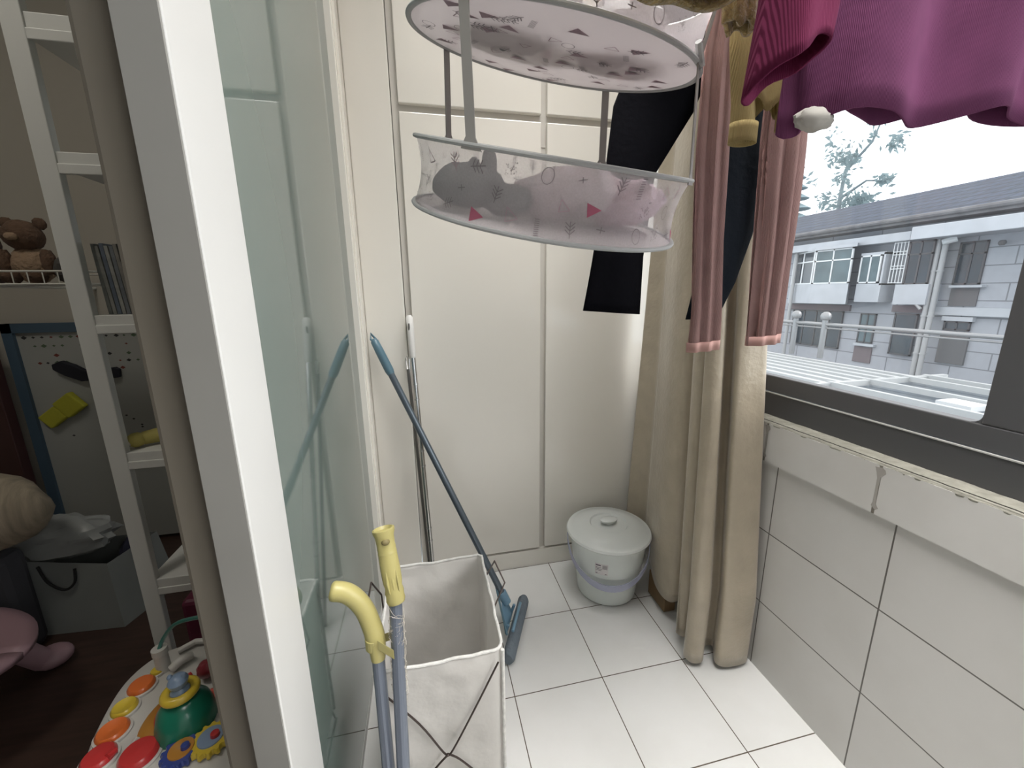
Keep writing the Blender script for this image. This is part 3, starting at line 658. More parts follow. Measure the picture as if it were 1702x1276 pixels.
for i, pth in enumerate(SL):
    g = G(); clothtube(g, pth, 64, seed=3+i*4, amp=.30, freq=8, hem=lambda a, b: .003*a); s_ = g.build('sleeve', PNK, pt, solid=.0015)
    c0 = Vector(pth[0][0]); g = G(); rs = [[(c0.x+(pth[0][1]+.003)*cos(2*pi*j/48), c0.y+(pth[0][2]+.005)*sin(2*pi*j/48)+.30*pth[0][1]*.35*sin(cos(2*pi*j/48)*8+3+i*4+c0.z*1.3), c0.z+dz+.003*cos(2*pi*j/48)) for j in range(48)] for dz in (-.002, .010, .022)]
    g.rings(rs, False).build('cuff', mat('pink_cuff', (.60, .37, .33), .9, trans=.3), s_, solid=.0015)
hanger('clothes_hanger', .775, .90, 2.20, .09, lab='white hanger holding the dusty pink top')

# black trousers
bt = thing('trousers', 'black trousers hanging behind the mesh rack, legs apart', 'trousers', (.75, 1.15, 1.18))
lg = [((.611, 1.262, 1.192), .104, .022), ((.627, 1.262, 1.37), .090, .024), ((.66, 1.262, 1.62), .085, .028), ((.73, 1.255, 1.80), .135, .034), ((.785, 1.23, 1.96), .13, .04), ((.80, 1.17, 2.10), .15, .045)]
g = G(); clothtube(g, lg, 60, seed=2, amp=.12, freq=4, hem=lambda a, b: -.008*a); g.build('trouser_leg', BLK, bt, solid=.0025)
lg = [((.722, .950, 1.190), .046, .014), ((.754, .952, 1.28), .058, .016), ((.785, .956, 1.40), .068, .018), ((.808, .965, 1.56), .078, .022), ((.815, .99, 1.72), .085, .03), ((.815, 1.05, 1.93), .10, .035), ((.80, 1.13, 2.10), .14, .045)]
g = G(); clothtube(g, lg, 60, seed=7, amp=.12, freq=4, hem=lambda a, b: .004*a); g.build('trouser_leg', NVY, bt, solid=.0025)
g = G(); clothtube(g, [((.80, 1.15, 2.08), .155, .05), ((.80, 1.15, 2.20), .165, .045), ((.80, 1.15, 2.24), .160, .03)], 60, seed=1, amp=.08); g.build('waistband', BLK, bt, solid=.003)
g = G(); h = RODZ+.012; g.tube([(.66, 1.15, 2.25), (.94, 1.15, 2.25)], .005, 8); g.tube([(.75, 1.15, 2.25), (.72, 1.15, h-.03), (.732, 1.15, h-.01), (.732, 1.15, h+.006), (.72, 1.15, h+.015), (.708, 1.15, h+.006)], .002, 6)
for x in (.67, .93): g.box(x-.012, x+.012, 1.10, 1.2, 2.215, 2.262)
tag(g.build('clothes_hanger', WHITE), 'clip hanger holding the black trousers by the waist', 'hanger')

# ------------------------------------------------------------------ curtain
CURT = mat('beige_satin_jacquard', (.43, .37, .28), .30, bump=.22, bscale=55, sheen=.2, var=.14, vscale=12)
ct = thing('curtain', 'beige satin curtain gathered in the corner beside the window', 'curtain', (.93, 1.25, .05))
base = [(.893, 1.585, .12), (.930, 1.49, .13), (.905, 1.43, .13), (.882, 1.36, .14), (.858, 1.26, .10), (.868, 1.19, .09), (.925, 1.16, .12), (.950, 1.13, .10), (.862, 1.12, .08), (.838, 1.085, .045), (.862, 1.055, .045), (.925, 1.075, .06), (.930, 1.04, .05), (.826, 1.020, .03), (.822, .985, .022), (.862, .975, .02), (.905, 1.02, .03), (.935, 1.015, .03), (.905, .965, .025), (.925, .945, .018), (.985, .942, .016), (1.022, .952, .016), (1.025, 1.0, .03)]
pth = catmull(base, 9)
g = G()
def cur(u, v):
    i = u*(len(pth)-1); k = min(int(i), len(pth)-2); p = pth[k].lerp(pth[k+1], i-k)
    zz = lerp(p.z, 2.42, v)
    cx, cy = .94, lerp(1.5, 1.22, u); s = lerp(1.0, .50, min(1, max(0, (v-.10)/.75)))
    if v < .1: s += .10*(0.1-v)/.1*(.5 if u < .4 else 0)
    wob = .006*noise.noise(Vector((u*14, v*3, 5)))
    x = cx+(p.x-cx)*s+wob+.02*v; y = p.y+(cy-p.y)*(1-s)*1.1+wob
    return (min(x, 1.030), y, zz)
g.grid(cur, len(pth)-1, 60); g.build('panel', CURT, ct, solid=.002)
G().tube([(.95, .3, 2.44), (.95, 1.60, 2.44)], .012, 12).build('curtain_pole', DARKF, ct)
wb = G().box(.875, .925, 1.22, 1.34, 0, .11).build('wooden_block', mat('tan_wood', (.25, .16, .08), .6, var=.3, vscale=10), bevel=.003); tag(wb, 'small tan wooden block on the floor under the curtain hem', 'block')

# ------------------------------------------------------------------ bucket
BPL = mat('milky_white_plastic', (.84, .88, .86), .3, trans=.2); LPL = mat('translucent_lid_plastic', (.82, .85, .83), .2, trans=.25, coat=.3); HPL = mat('lilac_grey_plastic', (.46, .48, .62), .25, alpha=.8)
bx, by = .712, 1.408
bk = thing('bucket', 'lidded milky white plastic bucket with lilac-grey handle in the corner', 'bucket', (bx, by, 0))
g = G().lathe([(0, .002), (.112, .002), (.122, .010), (.127, .06), (.137, .14), (.139, .145), (.146, .15), (.156, .255), (.162, .268), (.162, .280), (.153, .280), (.150, .26), (.118, .02), (0, .015)], (bx, by, 0), 56); g.build('pail', BPL, bk)
ld = G().lathe([(.164, .272), (.172, .274), (.175, .281), (.171, .288), (.150, .294), (.142, .300), (.10, .310), (.078, .313), (.073, .306), (.05, .305), (.040, .307), (0, .308)], (bx, by, 0), 56).build('lid', LPL, bk)
G().lathe([(.012, .300), (.014, .316), (.028, .320), (.030, .328), (.022, .334), (0, .335)], (bx, by, 0), 28, sx=1.25, sy=.8).build('lid_knob', LPL, ld)
g = G(); rs = []
dirx = Vector((.94, -.34, 0)); fwd_ = Vector((-.34, -.94, 0))
for i in range(33):
    t = -pi/2+pi*i/32; ct_, st_ = cos(t), sin(t)
    p = Vector((bx, by, .250))+dirx*(st_*.170)+fwd_*(ct_*.168*.96)+Vector((0, 0, -.13*ct_))
    rr = dirx*st_+fwd_*ct_; wd = .006+.008*ct_
    up_ = Vector((0, 0, 1))
    rs.append([p+rr*.002+up_*wd, p-rr*.002+up_*wd, p-rr*.002-up_*wd, p+rr*.002-up_*wd])
g.rings(rs).build('handle', HPL, bk)
g = G(); nlab = Vector((-.56, -.83, 0)).normalized()
a0 = math.atan2(nlab.y, nlab.x)
def lab(u, v, off=.0012): 
    z = .168+v*.052; r = .146+(z-.15)/.105*.010+off; th = a0-.17+u*.34; return (bx+r*cos(th), by+r*sin(th), z)
g.grid(lambda u, v: lab(u, v), 8, 2); g.cur = 1
for (u0, u1, v0, v1) in [(.06+.0, .45, .80, .90), (.06, .5, .62, .66), (.06, .55, .50, .54), (.06, .5, .38, .42), (.06, .9, .08, .14)]+[(.58+.04*k, .58+.04*k+.018, .55, .9) for k in range(9)]:
    g.add([lab(u0, v0, .002), lab(u1, v0, .002), lab(u1, v1, .002), lab(u0, v1, .002)], [(0, 1, 2, 3)])
g.build('price_sticker', [mat('sticker_paper', (.72, .70, .70), .6), mat('sticker_ink', (.12, .10, .13), .6)], bk)

# ------------------------------------------------------------------ laundry hamper
CAN = mat('off_white_canvas', (.82, .80, .77), .9, bump=.5, bscale=14, trans=.3, var=.10, vscale=5)
BND = mat('white_binding_tape', (.70, .69, .66), .8, var=.25, vscale=60); WIRE = mat('dark_bronze_wire', (.06, .045, .04), .4, metal=.6)
hp = thing('laundry_hamper', 'open square white canvas laundry hamper on crossed dark wire frame', 'hamper', (-.01, .89, 0))
X0, X1, Y0, Y1, HZ = -.137, .128, .726, 1.060, .50
def per(t):
    """perimeter of a rounded square, t in 0..1"""
    r = .012; P = [(X0+r, Y0), (X1-r, Y0), (X1, Y0+r), (X1, Y1-r), (X1-r, Y1), (X0+r, Y1), (X0, Y1-r), (X0, Y0+r), (X0+r, Y0)]
    L = [math.hypot(P[i+1][0]-P[i][0], P[i+1][1]-P[i][1]) for i in range(8)]; s = t*sum(L)
    for i in range(8):
        if s <= L[i]+1e-9: k = s/L[i]; return (lerp(P[i][0], P[i+1][0], k), lerp(P[i][1], P[i+1][1], k))
        s -= L[i]
    return P[0]
NP = 120; rs = []
cx_, cy_ = (X0+X1)/2, (Y0+Y1)/2
for j in range(29):
    z = lerp(.05, HZ, j/28); r = []
    for i in range(NP):
        x, y = per(i/NP); d = 1-min(1, abs(z-.27)/.24)
        cor = min(abs(x-X0), abs(x-X1))/.13 if (abs(y-Y0) < .013 or abs(y-Y1) < .013) else min(abs(y-Y0), abs(y-Y1))/.16
        k = noise.noise(Vector((x*9, y*9, z*7)))*.010*min(1, cor*1.6)*(1 if j < 27 else .2)+noise.noise(Vector((x*26, y*26, z*22)))*.003
        q = Vector((x-cx_, y-cy_)); q.normalize(); s_ = -.010*min(1, cor)*d+k
        fl = .004*(z-.3)
        r.append((x+q.x*(s_+fl), y+q.y*(s_+fl), z+(0 if j < 28 else -.005*min(1, cor)+.0006*sin(i*.5))))
    rs.append(r)
g = G(); g.rings(rs, False); toprow = rs[-1]; 
g.build('canvas_bag', CAN, hp, solid=.0022)
G().box(X0+.01, X1-.01, Y0+.01, Y1-.01, .050, .056).build('bag_base', CAN, hp)
g = G(); g.tube([(p[0], p[1], p[2]-.001) for p in toprow], .0036, 8, closed=True); g.build('rim_binding', BND, hp)
for (x, y) in ((X0, Y0), (X1, Y0), (X1, Y1), (X0, Y1)):
    G().tube([(x, y, z) for z in (.05, .2, .35, .495)], .0042, 8).build('corner_piping', BND, hp)
def wire(g, pts, r=.0022): g.tube(catmull(pts, 5), r, 8)
g = G(); yf = Y0-.006
wire(g, [(X0+.005, yf, .455), (-.06, yf, .35), (-.012, yf, .255), (.0, yf, .246), (.03, yf, .215), (.09, yf, .12), (.122, yf, .004)])
wire(g, [(X1-.012, yf-.004, .474), (.06, yf-.004, .36), (.008, yf-.004, .26), (-.008, yf-.004, .246), (-.04, yf-.004, .21), (-.10, yf-.004, .12), (-.133, yf-.004, .004)])
g.build('wire_cross', WIRE, hp)
g = G(); yb = Y1+.006
wire(g, [(X0+.005, yb, .455), (-.06, yb, .35), (-.0, yb, .246), (.09, yb, .12), (.122, yb, .004)]); wire(g, [(X1-.012, yb+.004, .474), (.06, yb+.004, .36), (0, yb+.004, .25), (-.10, yb+.004, .12), (-.133, yb+.004, .004)])
g.build('wire_cross', WIRE, hp)
for pl in ([(808, 957), (822, 932), (839, 966), (822, 1008)],):
    g = G(); P4 = [onx(pl[0][0], pl[0][1], .134), ony(822, 932, .93), ony(839, 968, .90), onx(pl[3][0], pl[3][1], .134)]
    g.tube(P4, .0022, 8); g.tube([P4[0], Vector((.135, .95, .40)), Vector((.137, .90, .39)), P4[3]], .0022, 8); g.build('wire_handle', WIRE, hp)
g = G(); P4 = [ony(611, 1002, .84), ony(617, 968, .87), ony(634, 988, .90)]; P4 = [Vector((max(p.x, -.205), p.y, p.z)) for p in P4]; g.tube([*P4, Vector((-.141, .93, .42)), Vector((-.141, .85, .42)), P4[0]], .0022, 8); g.build('wire_handle', WIRE, hp)
G().tube([(X0, yf, .006), (X0, yb, .006)], .003, 8).tube([(X1, yf, .006), (X1, yb, .006)], .003, 8).build('foot_wire', WIRE, hp)

# ------------------------------------------------------------------ broom and long dustpan in front of the hamper
PALEY = mat('pale_yellow_plastic', (.38, .335, .13), .38, bump=.05); SLATE = mat('slate_blue_tube', (.14, .16, .20), .3, metal=.3)
D = .80
def onq(u, v, d): return EYEP+ray(u, v)*d
b0 = onq(637, 880, D); b1 = onq(657, 990, D); b2 = onq(672, 1276, D)
axis = (b2-b1).normalized(); foot = b1+axis*((b1.z-.03)/-axis.z)
br = thing('broom', 'broom pole with upright pale yellow grip leaning on the hamper front', 'broom', (foot.x, foot.y, 0))
G().tube([b1-axis*.02, foot+Vector((0, 0, .10))], .0125, 16).build('pole', SLATE, br)
ga = (b0-b1).normalized(); Lg = (b0-b1).length
prof = [(0, -.012), (.0165, -.012), (.0185, -.006), (.0175, .004), (.0185, .010), (.0165, .020), (.0185, .03), (.0190, .055), (.0180, .09), (.0185, Lg-.045), (.0175, Lg-.040), (.0182, Lg-.036), (.0175, Lg-.030), (.0185, Lg-.012), (.0215, Lg-.004), (.0215, Lg+.002), (.018, Lg+.003), (.014, Lg-.003), (0, Lg-.006)]
gr = G().lathe(prof, b1, 28, ax=ga).build('grip', PALEY, br)
side = (EYEP-b0).normalized(); side = (side-ga*side.dot(ga)).normalized()
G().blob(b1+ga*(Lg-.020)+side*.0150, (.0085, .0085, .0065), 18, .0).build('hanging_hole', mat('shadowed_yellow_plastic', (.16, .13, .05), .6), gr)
lat = ga.cross(side)
g = G()
for s in (-1, 0, 1): g.tube([b1+ga*.012+lat*s*.009+side*.0150, b1+ga*.035+lat*s*.010+side*.0170, b1+ga*.058+lat*s*.009+side*.0155], [.001, .0032, .001], 8)
g.build('grip_ridges', PALEY, gr)
g = G(); hx = foot
g.hexa([(hx.x-.02, hx.y-.016, .055), (hx.x+.16, hx.y-.016, .055), (hx.x+.16, hx.y+.016, .055), (hx.x-.02, hx.y+.016, .055), (hx.x-.018, hx.y-.010, .14), (hx.x+.05, hx.y-.010, .14), (hx.x+.05, hx.y+.014, .14), (hx.x-.05, hx.y+.014, .14)]); g.build('brush_block', PALEY, br, bevel=.005)
g = G()
for k in range(19):
    for m_ in (-1, 0, 1):
        x = hx.x-.015+k*.0094; g.tube([(x, hx.y+m_*.010, .056), (x+(k-9)*.0012, hx.y+m_*.013, .002)], .002, 5)
g.build('bristles', mat('grey_bristle', (.25, .25, .25), .9), br)['kind'] = 'stuff'
# lint and hair caught on the pole
g = G(); r_ = random.Random(4)
for k in range(46):
    t0 = r_.uniform(.03, .19); th = r_.uniform(0, 6.28); pts = []
    for m_ in range(9):
        th += r_.uniform(.2, .9); t0 += r_.uniform(-.012, .014); rr = .0132+r_.uniform(0, .004)
        pts.append(b1+axis*t0+(lat*cos(th)+side*sin(th))*rr)
    g.tube(pts, .00035, 3)
tag(g.build('lint', mat('grey_lint', (.50, .46, .40), 1)), 'grey lint and hair wound around the broom pole', 'lint')['kind'] = 'stuff'

d0 = onq(548, 982, .775); k1 = onq(628, 1060, D); d1 = onq(628, 1085, D); d2 = onq(646, 1276, D)
dx = (d2-d1).normalized(); dft = d1+dx*((d1.z-.02)/-dx.z)
dp = thing('dustpan', 'long-handled dustpan with hooked pale yellow grip touching the frosted glass', 'dustpan', (dft.x, dft.y, 0))
G().tube([d1-dx*.03, dft+Vector((0, 0, .02))], .0122, 16).build('pole', SLATE, dp)
hook = catmull([d1+dx*.012, d1-dx*.02, onq(618, 1040, D), onq(603, 1008, .795), onq(578, 986, .785), d0], 7)
radii = [.0135+.0050*min(1, i/10) for i in range(len(hook))]; radii[-1] = .011; radii[-2] = .0165
G().tube(hook, radii, 18).build('hook_grip', PALEY, dp)
cA = onq(622, 1066, D); cB = onq(656, 1062, D)
g = G(); n_ = (EYEP-cA).normalized(); u_ = Vector((0, 0, 1)); 
g.tube([cA+u_*.012, cA-u_*.012], .0170, 20)
e1 = onq(655, 1088, D-.02); e0 = onq(628, 1072, D-.022)
g.hexa([e0-u_*.011, e1-u_*.011, e1-u_*.011-n_*.004, e0-u_*.011-n_*.004, e0+u_*.011, e1+u_*.011, e1+u_*.011-n_*.004, e0+u_*.011-n_*.004])
cc_ = onq(671, 1065, D+.012); e2 = onq(668, 1050, D+.022)
g.hexa([cA-u_*.010-n_*.018, e2-u_*.010-n_*.0, e2-u_*.010-n_*.004, cA-u_*.010-n_*.022, cA+u_*.010-n_*.018, e2+u_*.010-n_*.0, e2+u_*.010-n_*.004, cA+u_*.010-n_*.022])
g.build('pole_clip', PALEY, dp, bevel=.001)
g = G(); q = dft
g.add([(q.x-.10, q.y+.05, .004), (q.x+.10, q.y+.05, .004), (q.x+.11, q.y-.15, .002), (q.x-.11, q.y-.15, .002), (q.x-.10, q.y+.06, .12), (q.x+.10, q.y+.06, .12), (q.x+.11, q.y-.13, .03), (q.x-.11, q.y-.13, .03)], [(0, 1, 2, 3), (0, 1, 5, 4), (1, 2, 6, 5), (0, 3, 7, 4)])
g = G()
k_ = [(-.12, .03, .004), (.010, .03, .004), (.012, -.16, .002), (-.12, -.16, .002), (-.12, .04, .11), (.010, .04, .11), (.012, -.14, .025), (-.12, -.14, .025)]
g.add([(max(q.x+a[0], -.212), q.y+a[1], a[2]) for a in k_], [(0, 1, 2, 3), (0, 1, 5, 4), (1, 2, 6, 5), (0, 3, 7, 4)])
g.build('pan', SLATE, dp, solid=.003)

# ------------------------------------------------------------------ blue mop and poles by the closet
GRB = mat('grey_blue_tube', (.10, .125, .15), .3, metal=.4); TEAL = mat('steel_blue_plastic', (.08, .155, .20), .4); LBL = mat('light_blue_plastic', (.16, .28, .38), .4); SPG = mat('grey_sponge', (.14, .17, .20), .9, bump=.5)
m0 = Vector((-.190, 1.575, 1.108)); m1 = Vector((.246, 1.325, .100)); mp_ = thing('sponge_mop', 'grey-blue sponge mop leaning from closet frame to floor behind the hamper', 'mop', (.27, 1.27, 0))
ax_ = (m1-m0).normalized()
G().tube([m0+ax_*.13, m1], .0125, 16).build('pole', GRB, mp_)
hg = G().tube([m0+ax_*.01, m0+ax_*.02, m0+ax_*.06, m0+ax_*.14, m0+ax_*.155], [.008, .0145, .016, .0165, .0135], 16); hg.build('hand_grip', TEAL, mp_)
g = G(); g.tube([m0+ax_*.045, m0+ax_*.01+Vector((-.008, -.008, 0)), m0-ax_*.012, m0+ax_*.01+Vector((.008, .0, 0)), m0+ax_*.045], .0045, 8); g.build('hanging_loop', TEAL, mp_)
A_ = Vector((.338, 1.385, .032)); B_ = Vector((.216, 1.120, .032)); dd = (B_-A_).normalized(); pp = Vector((-dd.y, dd.x, 0)); mid = (A_+B_)/2
if pp.x > 0: pp = -pp
g = G(); rs = []
for t in (0, .05, .95, 1):
    s = .7 if t in (0, 1) else 1; c = A_.lerp(B_, t); rs.append([c+pp*(.022*s*cos(q))+Vector((0, 0, .028*s*sin(q))) for q in [k*pi/8 for k in range(16)]])
g.rings(rs).build('sponge_head', SPG, mp_)
g = G(); c = mid+pp*.026+Vector((0, 0, .03)); g.hexa([c-dd*.055+Vector((0, 0, -.020)), c+dd*.055+Vector((0, 0, -.020)), c+dd*.055+pp*.008+Vector((0, 0, -.02)), c-dd*.055+pp*.008+Vector((0, 0, -.02)), m1-dd*.022-Vector((0, 0, .02)), m1+dd*.022-Vector((0, 0, .02)), m1+dd*.022+pp*.008, m1-dd*.022+pp*.008])
g.tube([m1-ax_*.03, m1+ax_*.02], .018, 14)
for s in (-1, 1): g.tube([mid+dd*s*.05+pp*.02+Vector((0, 0, .05)), mid+dd*s*.05+pp*.03+Vector((0, 0, .02))], .006, 8)
g.tube([mid-dd*.07+Vector((0, 0, .045)), mid+dd*.07+Vector((0, 0, .045))], .006, 8)
g.build('squeeze_plate', LBL, mp_, bevel=.002)
G().tube([m1-ax_*.05+pp*.012, mid+pp*.02+dd*.075+Vector((0, 0, .03))], .004, 8).build('squeeze_lever', TEAL, mp_)

s0 = ony(680, 524, 1.600); s1 = onz(727, 1022, .004)
sp1 = thing('telescopic_pole', 'telescopic chrome pole with white handle leaning on the closet edge', 'pole', (s1.x, s1.y, 0))
a_ = (s1-s0).normalized(); L = (s1-s0).length
def al(t): return s0+a_*t
g = G().tube([al(0), al(.008), al(.05), al(.155), al(.162)], [.008, .0135, .0135, .0115, .009], 14); wgrip = g.build('white_grip', mat('white_grip_plastic', (.72, .71, .69), .4), sp1)
G().blob(al(.045)+Vector((-.004, -.0125, 0)), (.004, .002, .018), 12, 0).build('hanging_slot', STEELD, wgrip)
G().tube([al(.155), al(L-.002)], .0085, 14).build('tube', CHROME, sp1)
g = G()
for t in (.26, .32, .52, .58, .83, .88, 1.08): g.tube([al(t), al(t+.006)], .0098, 14)
g.build('joint_rings', ALU, sp1)
t0 = ony(676, 592, 1.605); t1 = onz(722, 1010, .004)
sp2 = thing('fork_pole', 'dark steel pole with wire loop top beside the telescopic pole', 'pole', (t1.x, t1.y, 0))
a_ = (t1-t0).normalized()
G().tube([t0+a_*.05, t1-a_*.001], .0065, 12).build('tube', STEELD, sp2)
g = G(); g.tube([t0+a_*.08+Vector((.004, 0, 0)), t0+a_*.01+Vector((.008, -.002, 0)), t0, t0+a_*.01+Vector((-.005, -.002, 0)), t0+a_*.08+Vector((-.002, 0, 0))], .002, 6); g.build('wire_loop', CHROME, sp2)

# ------------------------------------------------------------------ living room furniture
SHW = mat('white_shelf_lacquer', (.60, .60, .565), .4)
sh = thing('shelf_unit', 'open white bookcase with tapered post standing in the dark living room', 'bookcase', (-.6, 1.45, 0))
ysf = 1.30
G().box(-.905, -.860, ysf, ysf+.022, 0, 2.3).build('front_post', SHW, sh, bevel=.002)
G().box(-.905, -.860, 1.62, 1.642, 0, 2.3).build('rear_post', SHW, sh, bevel=.002)
G().box(-.40, -.365, ysf, 1.642, 0, 2.3).build('side_panel', SHW, sh, bevel=.002)
for z0, z1 in ((.362, .402), (.785, .822), (1.178, 1.214), (1.575, 1.612), (1.862, 1.905), (2.2, 2.24)):
    G().box(-.885, -.38, ysf+.004, 1.635, z0+.006, z1).box(-.885, -.38, ysf+.001, ysf+.012, z0-.014, z0+.010).build('shelf_board', SHW, sh, bevel=.002)
G().box(-.87, -.38, 1.628, 1.634, 1.90, 2.2).build('back_panel', mat('dark_back_panel', (.05, .05, .055), .7), sh)
# magazines
mcols = [(.16, .17, .16), (.22, .22, .20), (.10, .12, .15), (.25, .25, .23), (.14, .15, .16), (.19, .18, .16), (.09, .10, .13), (.21, .21, .2), (.15, .15, .14), (.24, .23, .21)]
for k in range(10):
    x = -.895+.015+k*.0115+.006; x = -.845+k*.0108; col = mcols[k]
    g = G(); lean = -.010+rnd.uniform(-.003, .003); hgt = .185+rnd.uniform(-.006, .008)
    g.hexa([(x, 1.335, 1.215), (x+.0085, 1.335, 1.215), (x+.0085, 1.53, 1.215), (x, 1.53, 1.215), (x+lean, 1.335, 1.215+hgt), (x+.0085+lean, 1.335, 1.215+hgt), (x+.0085+lean, 1.53, 1.215+hgt), (x+lean, 1.53, 1.215+hgt)])
    o = g.build('magazine', mat('magazine_cover_%d' % k, col, .5, var=.3, vscale=60)); 
    tag(o, 'thin grey-toned magazine standing upright in the row on the white bookcase', 'magazine', 'magazines standing on the bookcase')
tw = G().tube([(-.845, 1.30+.06, .846), (-.80, 1.38, .850), (-.77, 1.41, .846)], [.020, .023, .016], 14); tw.blob((-.856, 1.348, .846), (.024, .024, .022), 18, .03)
dk = tw.build('toy_animal', mat('dull_yellow_plush', (.42, .36, .10), .7)); tag(dk, 'small yellow toy animal lying on the bookcase shelf', 'toy')
G().blob((-.866, 1.328, .842), (.008, .006, .008), 12, 0).build('eye', mat('toy_eye_white', (.6, .55, .5), .4), dk); G().blob((-.868, 1.3225, .842), (.003, .002, .003), 10, 0).build('pupil', STEELD, dk)
o = G().blob((-.735, 1.40, .856), (.045, .045, .032), 18, .08).build('toy_car', mat('dark_toy', (.02, .015, .015), .4)); tag(o, 'dark rounded toy behind the yellow toy on the shelf', 'toy')
o = G(); o.lathe([(0, 0), (.03, .0), (.034, .02), (.02, .04), (0, .045)], (-.77, 1.38, .403), 20); tag(o.build('toy_ball', mat('red_toy', (.35, .05, .03), .4)), 'small red toy on the lowest visible bookcase shelf', 'toy')
o = G().blob((-.72, 1.50, .55), (.12, .07, .13), 24, .15, 3, 5).build('dark_bag', mat('black_fabric', (.015, .015, .018), .8)); o.location.z = .403; tag(o, 'dark soft bag standing on the lower bookcase shelf', 'bag')
# beige wall things: whiteboard
WBD = mat('whiteboard_face', (.34, .345, .32), .35); WBF = mat('slate_blue_frame', (.06, .10, .14), .5)
wbt = thing('whiteboard', 'child magnetic whiteboard with slate blue frame leaning on the far room wall', 'whiteboard', (-1.6, 2.28, 0))
def bq(x, z): return (x, 2.285, z)
G().box(-1.865, -1.825, 2.270, 2.305, 0, 1.15).box(-1.865, -1.25, 2.270, 2.305, 1.108, 1.15).box(-1.28, -1.25, 2.27, 2.305, 0, 1.15).build('board_frame', WBF, wbt)
mk = G().box(-1.83, -1.28, 2.285, 2.30, .02, 1.115); r_ = random.Random(2)
for i in range(15):
    for j, zz in enumerate((1.085, 1.045, 1.0, .965, .93)):
        if j and r_.random() < .45+.1*j: continue
        x = -1.80+i*.036+r_.uniform(-.004, .004); s = r_.uniform(.006, .013); mk.cur = r_.choice((1, 1, 2, 3))
        mk.add([(x-s, 2.284, zz), (x, 2.284, zz-s*.7), (x+s, 2.284, zz), (x, 2.284, zz+s*.7)], [(0, 1, 2, 3)])
for i in range(9):
    x = r_.uniform(-1.75, -1.3); z = r_.uniform(.6, .85); s = .007; mk.cur = 1
    mk.add([(x-s, 2.284, z), (x, 2.284, z-s*.7), (x+s, 2.284, z), (x, 2.284, z+s*.7)], [(0, 1, 2, 3)])
mk.build('board_face', [WBD, mat('mark_dark', (.03, .03, .03), .8), mat('mark_red', (.16, .04, .03), .8), mat('mark_green', (.08, .12, .07), .8)], wbt)
g = G(); s = [(-1.70, .990), (-1.665, 1.005), (-1.62, .985), (-1.58, .955), (-1.46, .965), (-1.445, .955), (-1.45, .915), (-1.60, .905), (-1.66, .935), (-1.70, .965)]
k = len(s); g.add([(x, 2.283, z-.03) for x, z in s]+[(x, 2.255, z-.03) for x, z in s], [tuple(range(k)), tuple(range(k, 2*k))]+[(i, (i+1) % k, (i+1) % k+k, i+k) for i in range(k)])
tag(g.build('board_eraser', mat('black_felt', (.008, .008, .014), .8), bevel=.004), 'black felt eraser stuck on the whiteboard', 'eraser')
g = G(); c1 = Vector((-1.60, 2.268, .80)); c2 = Vector((-1.73, 2.268, .735)); c1 = ony(118, 672, 2.268); c2 = ony(92, 692, 2.268)
dv = (c1-c2).normalized(); nv = Vector((-dv.z, 0, dv.x))
for cc, hh_ in ((c1, .045), (c2, .036)): g.hexa([cc-dv*.045-nv*hh_+Vector((0, .014, 0)), cc+dv*.045-nv*hh_+Vector((0, .014, 0)), cc+dv*.045-nv*hh_+Vector((0, -.02, 0)), cc-dv*.045-nv*hh_+Vector((0, -.02, 0)), cc-dv*.045+nv*hh_+Vector((0, .014, 0)), cc+dv*.045+nv*hh_+Vector((0, .014, 0)), cc+dv*.045+nv*hh_+Vector((0, -.02, 0)), cc-dv*.045+nv*hh_+Vector((0, -.02, 0))])
tag(g.build('sponge', mat('yellow_sponge', (.40, .38, .03), .8, bump=.3), bevel=.006), 'yellow sponge stuck on the whiteboard below the black eraser', 'sponge')
# dark red brown panel at left
o = G().box(-2.6, -1.875, 2.20, 2.25, 0, 1.04).build('headboard', mat('dark_mahogany', (.045, .014, .012), .5), bevel=.004); tag(o, 'dark mahogany headboard standing left of the whiteboard', 'headboard')
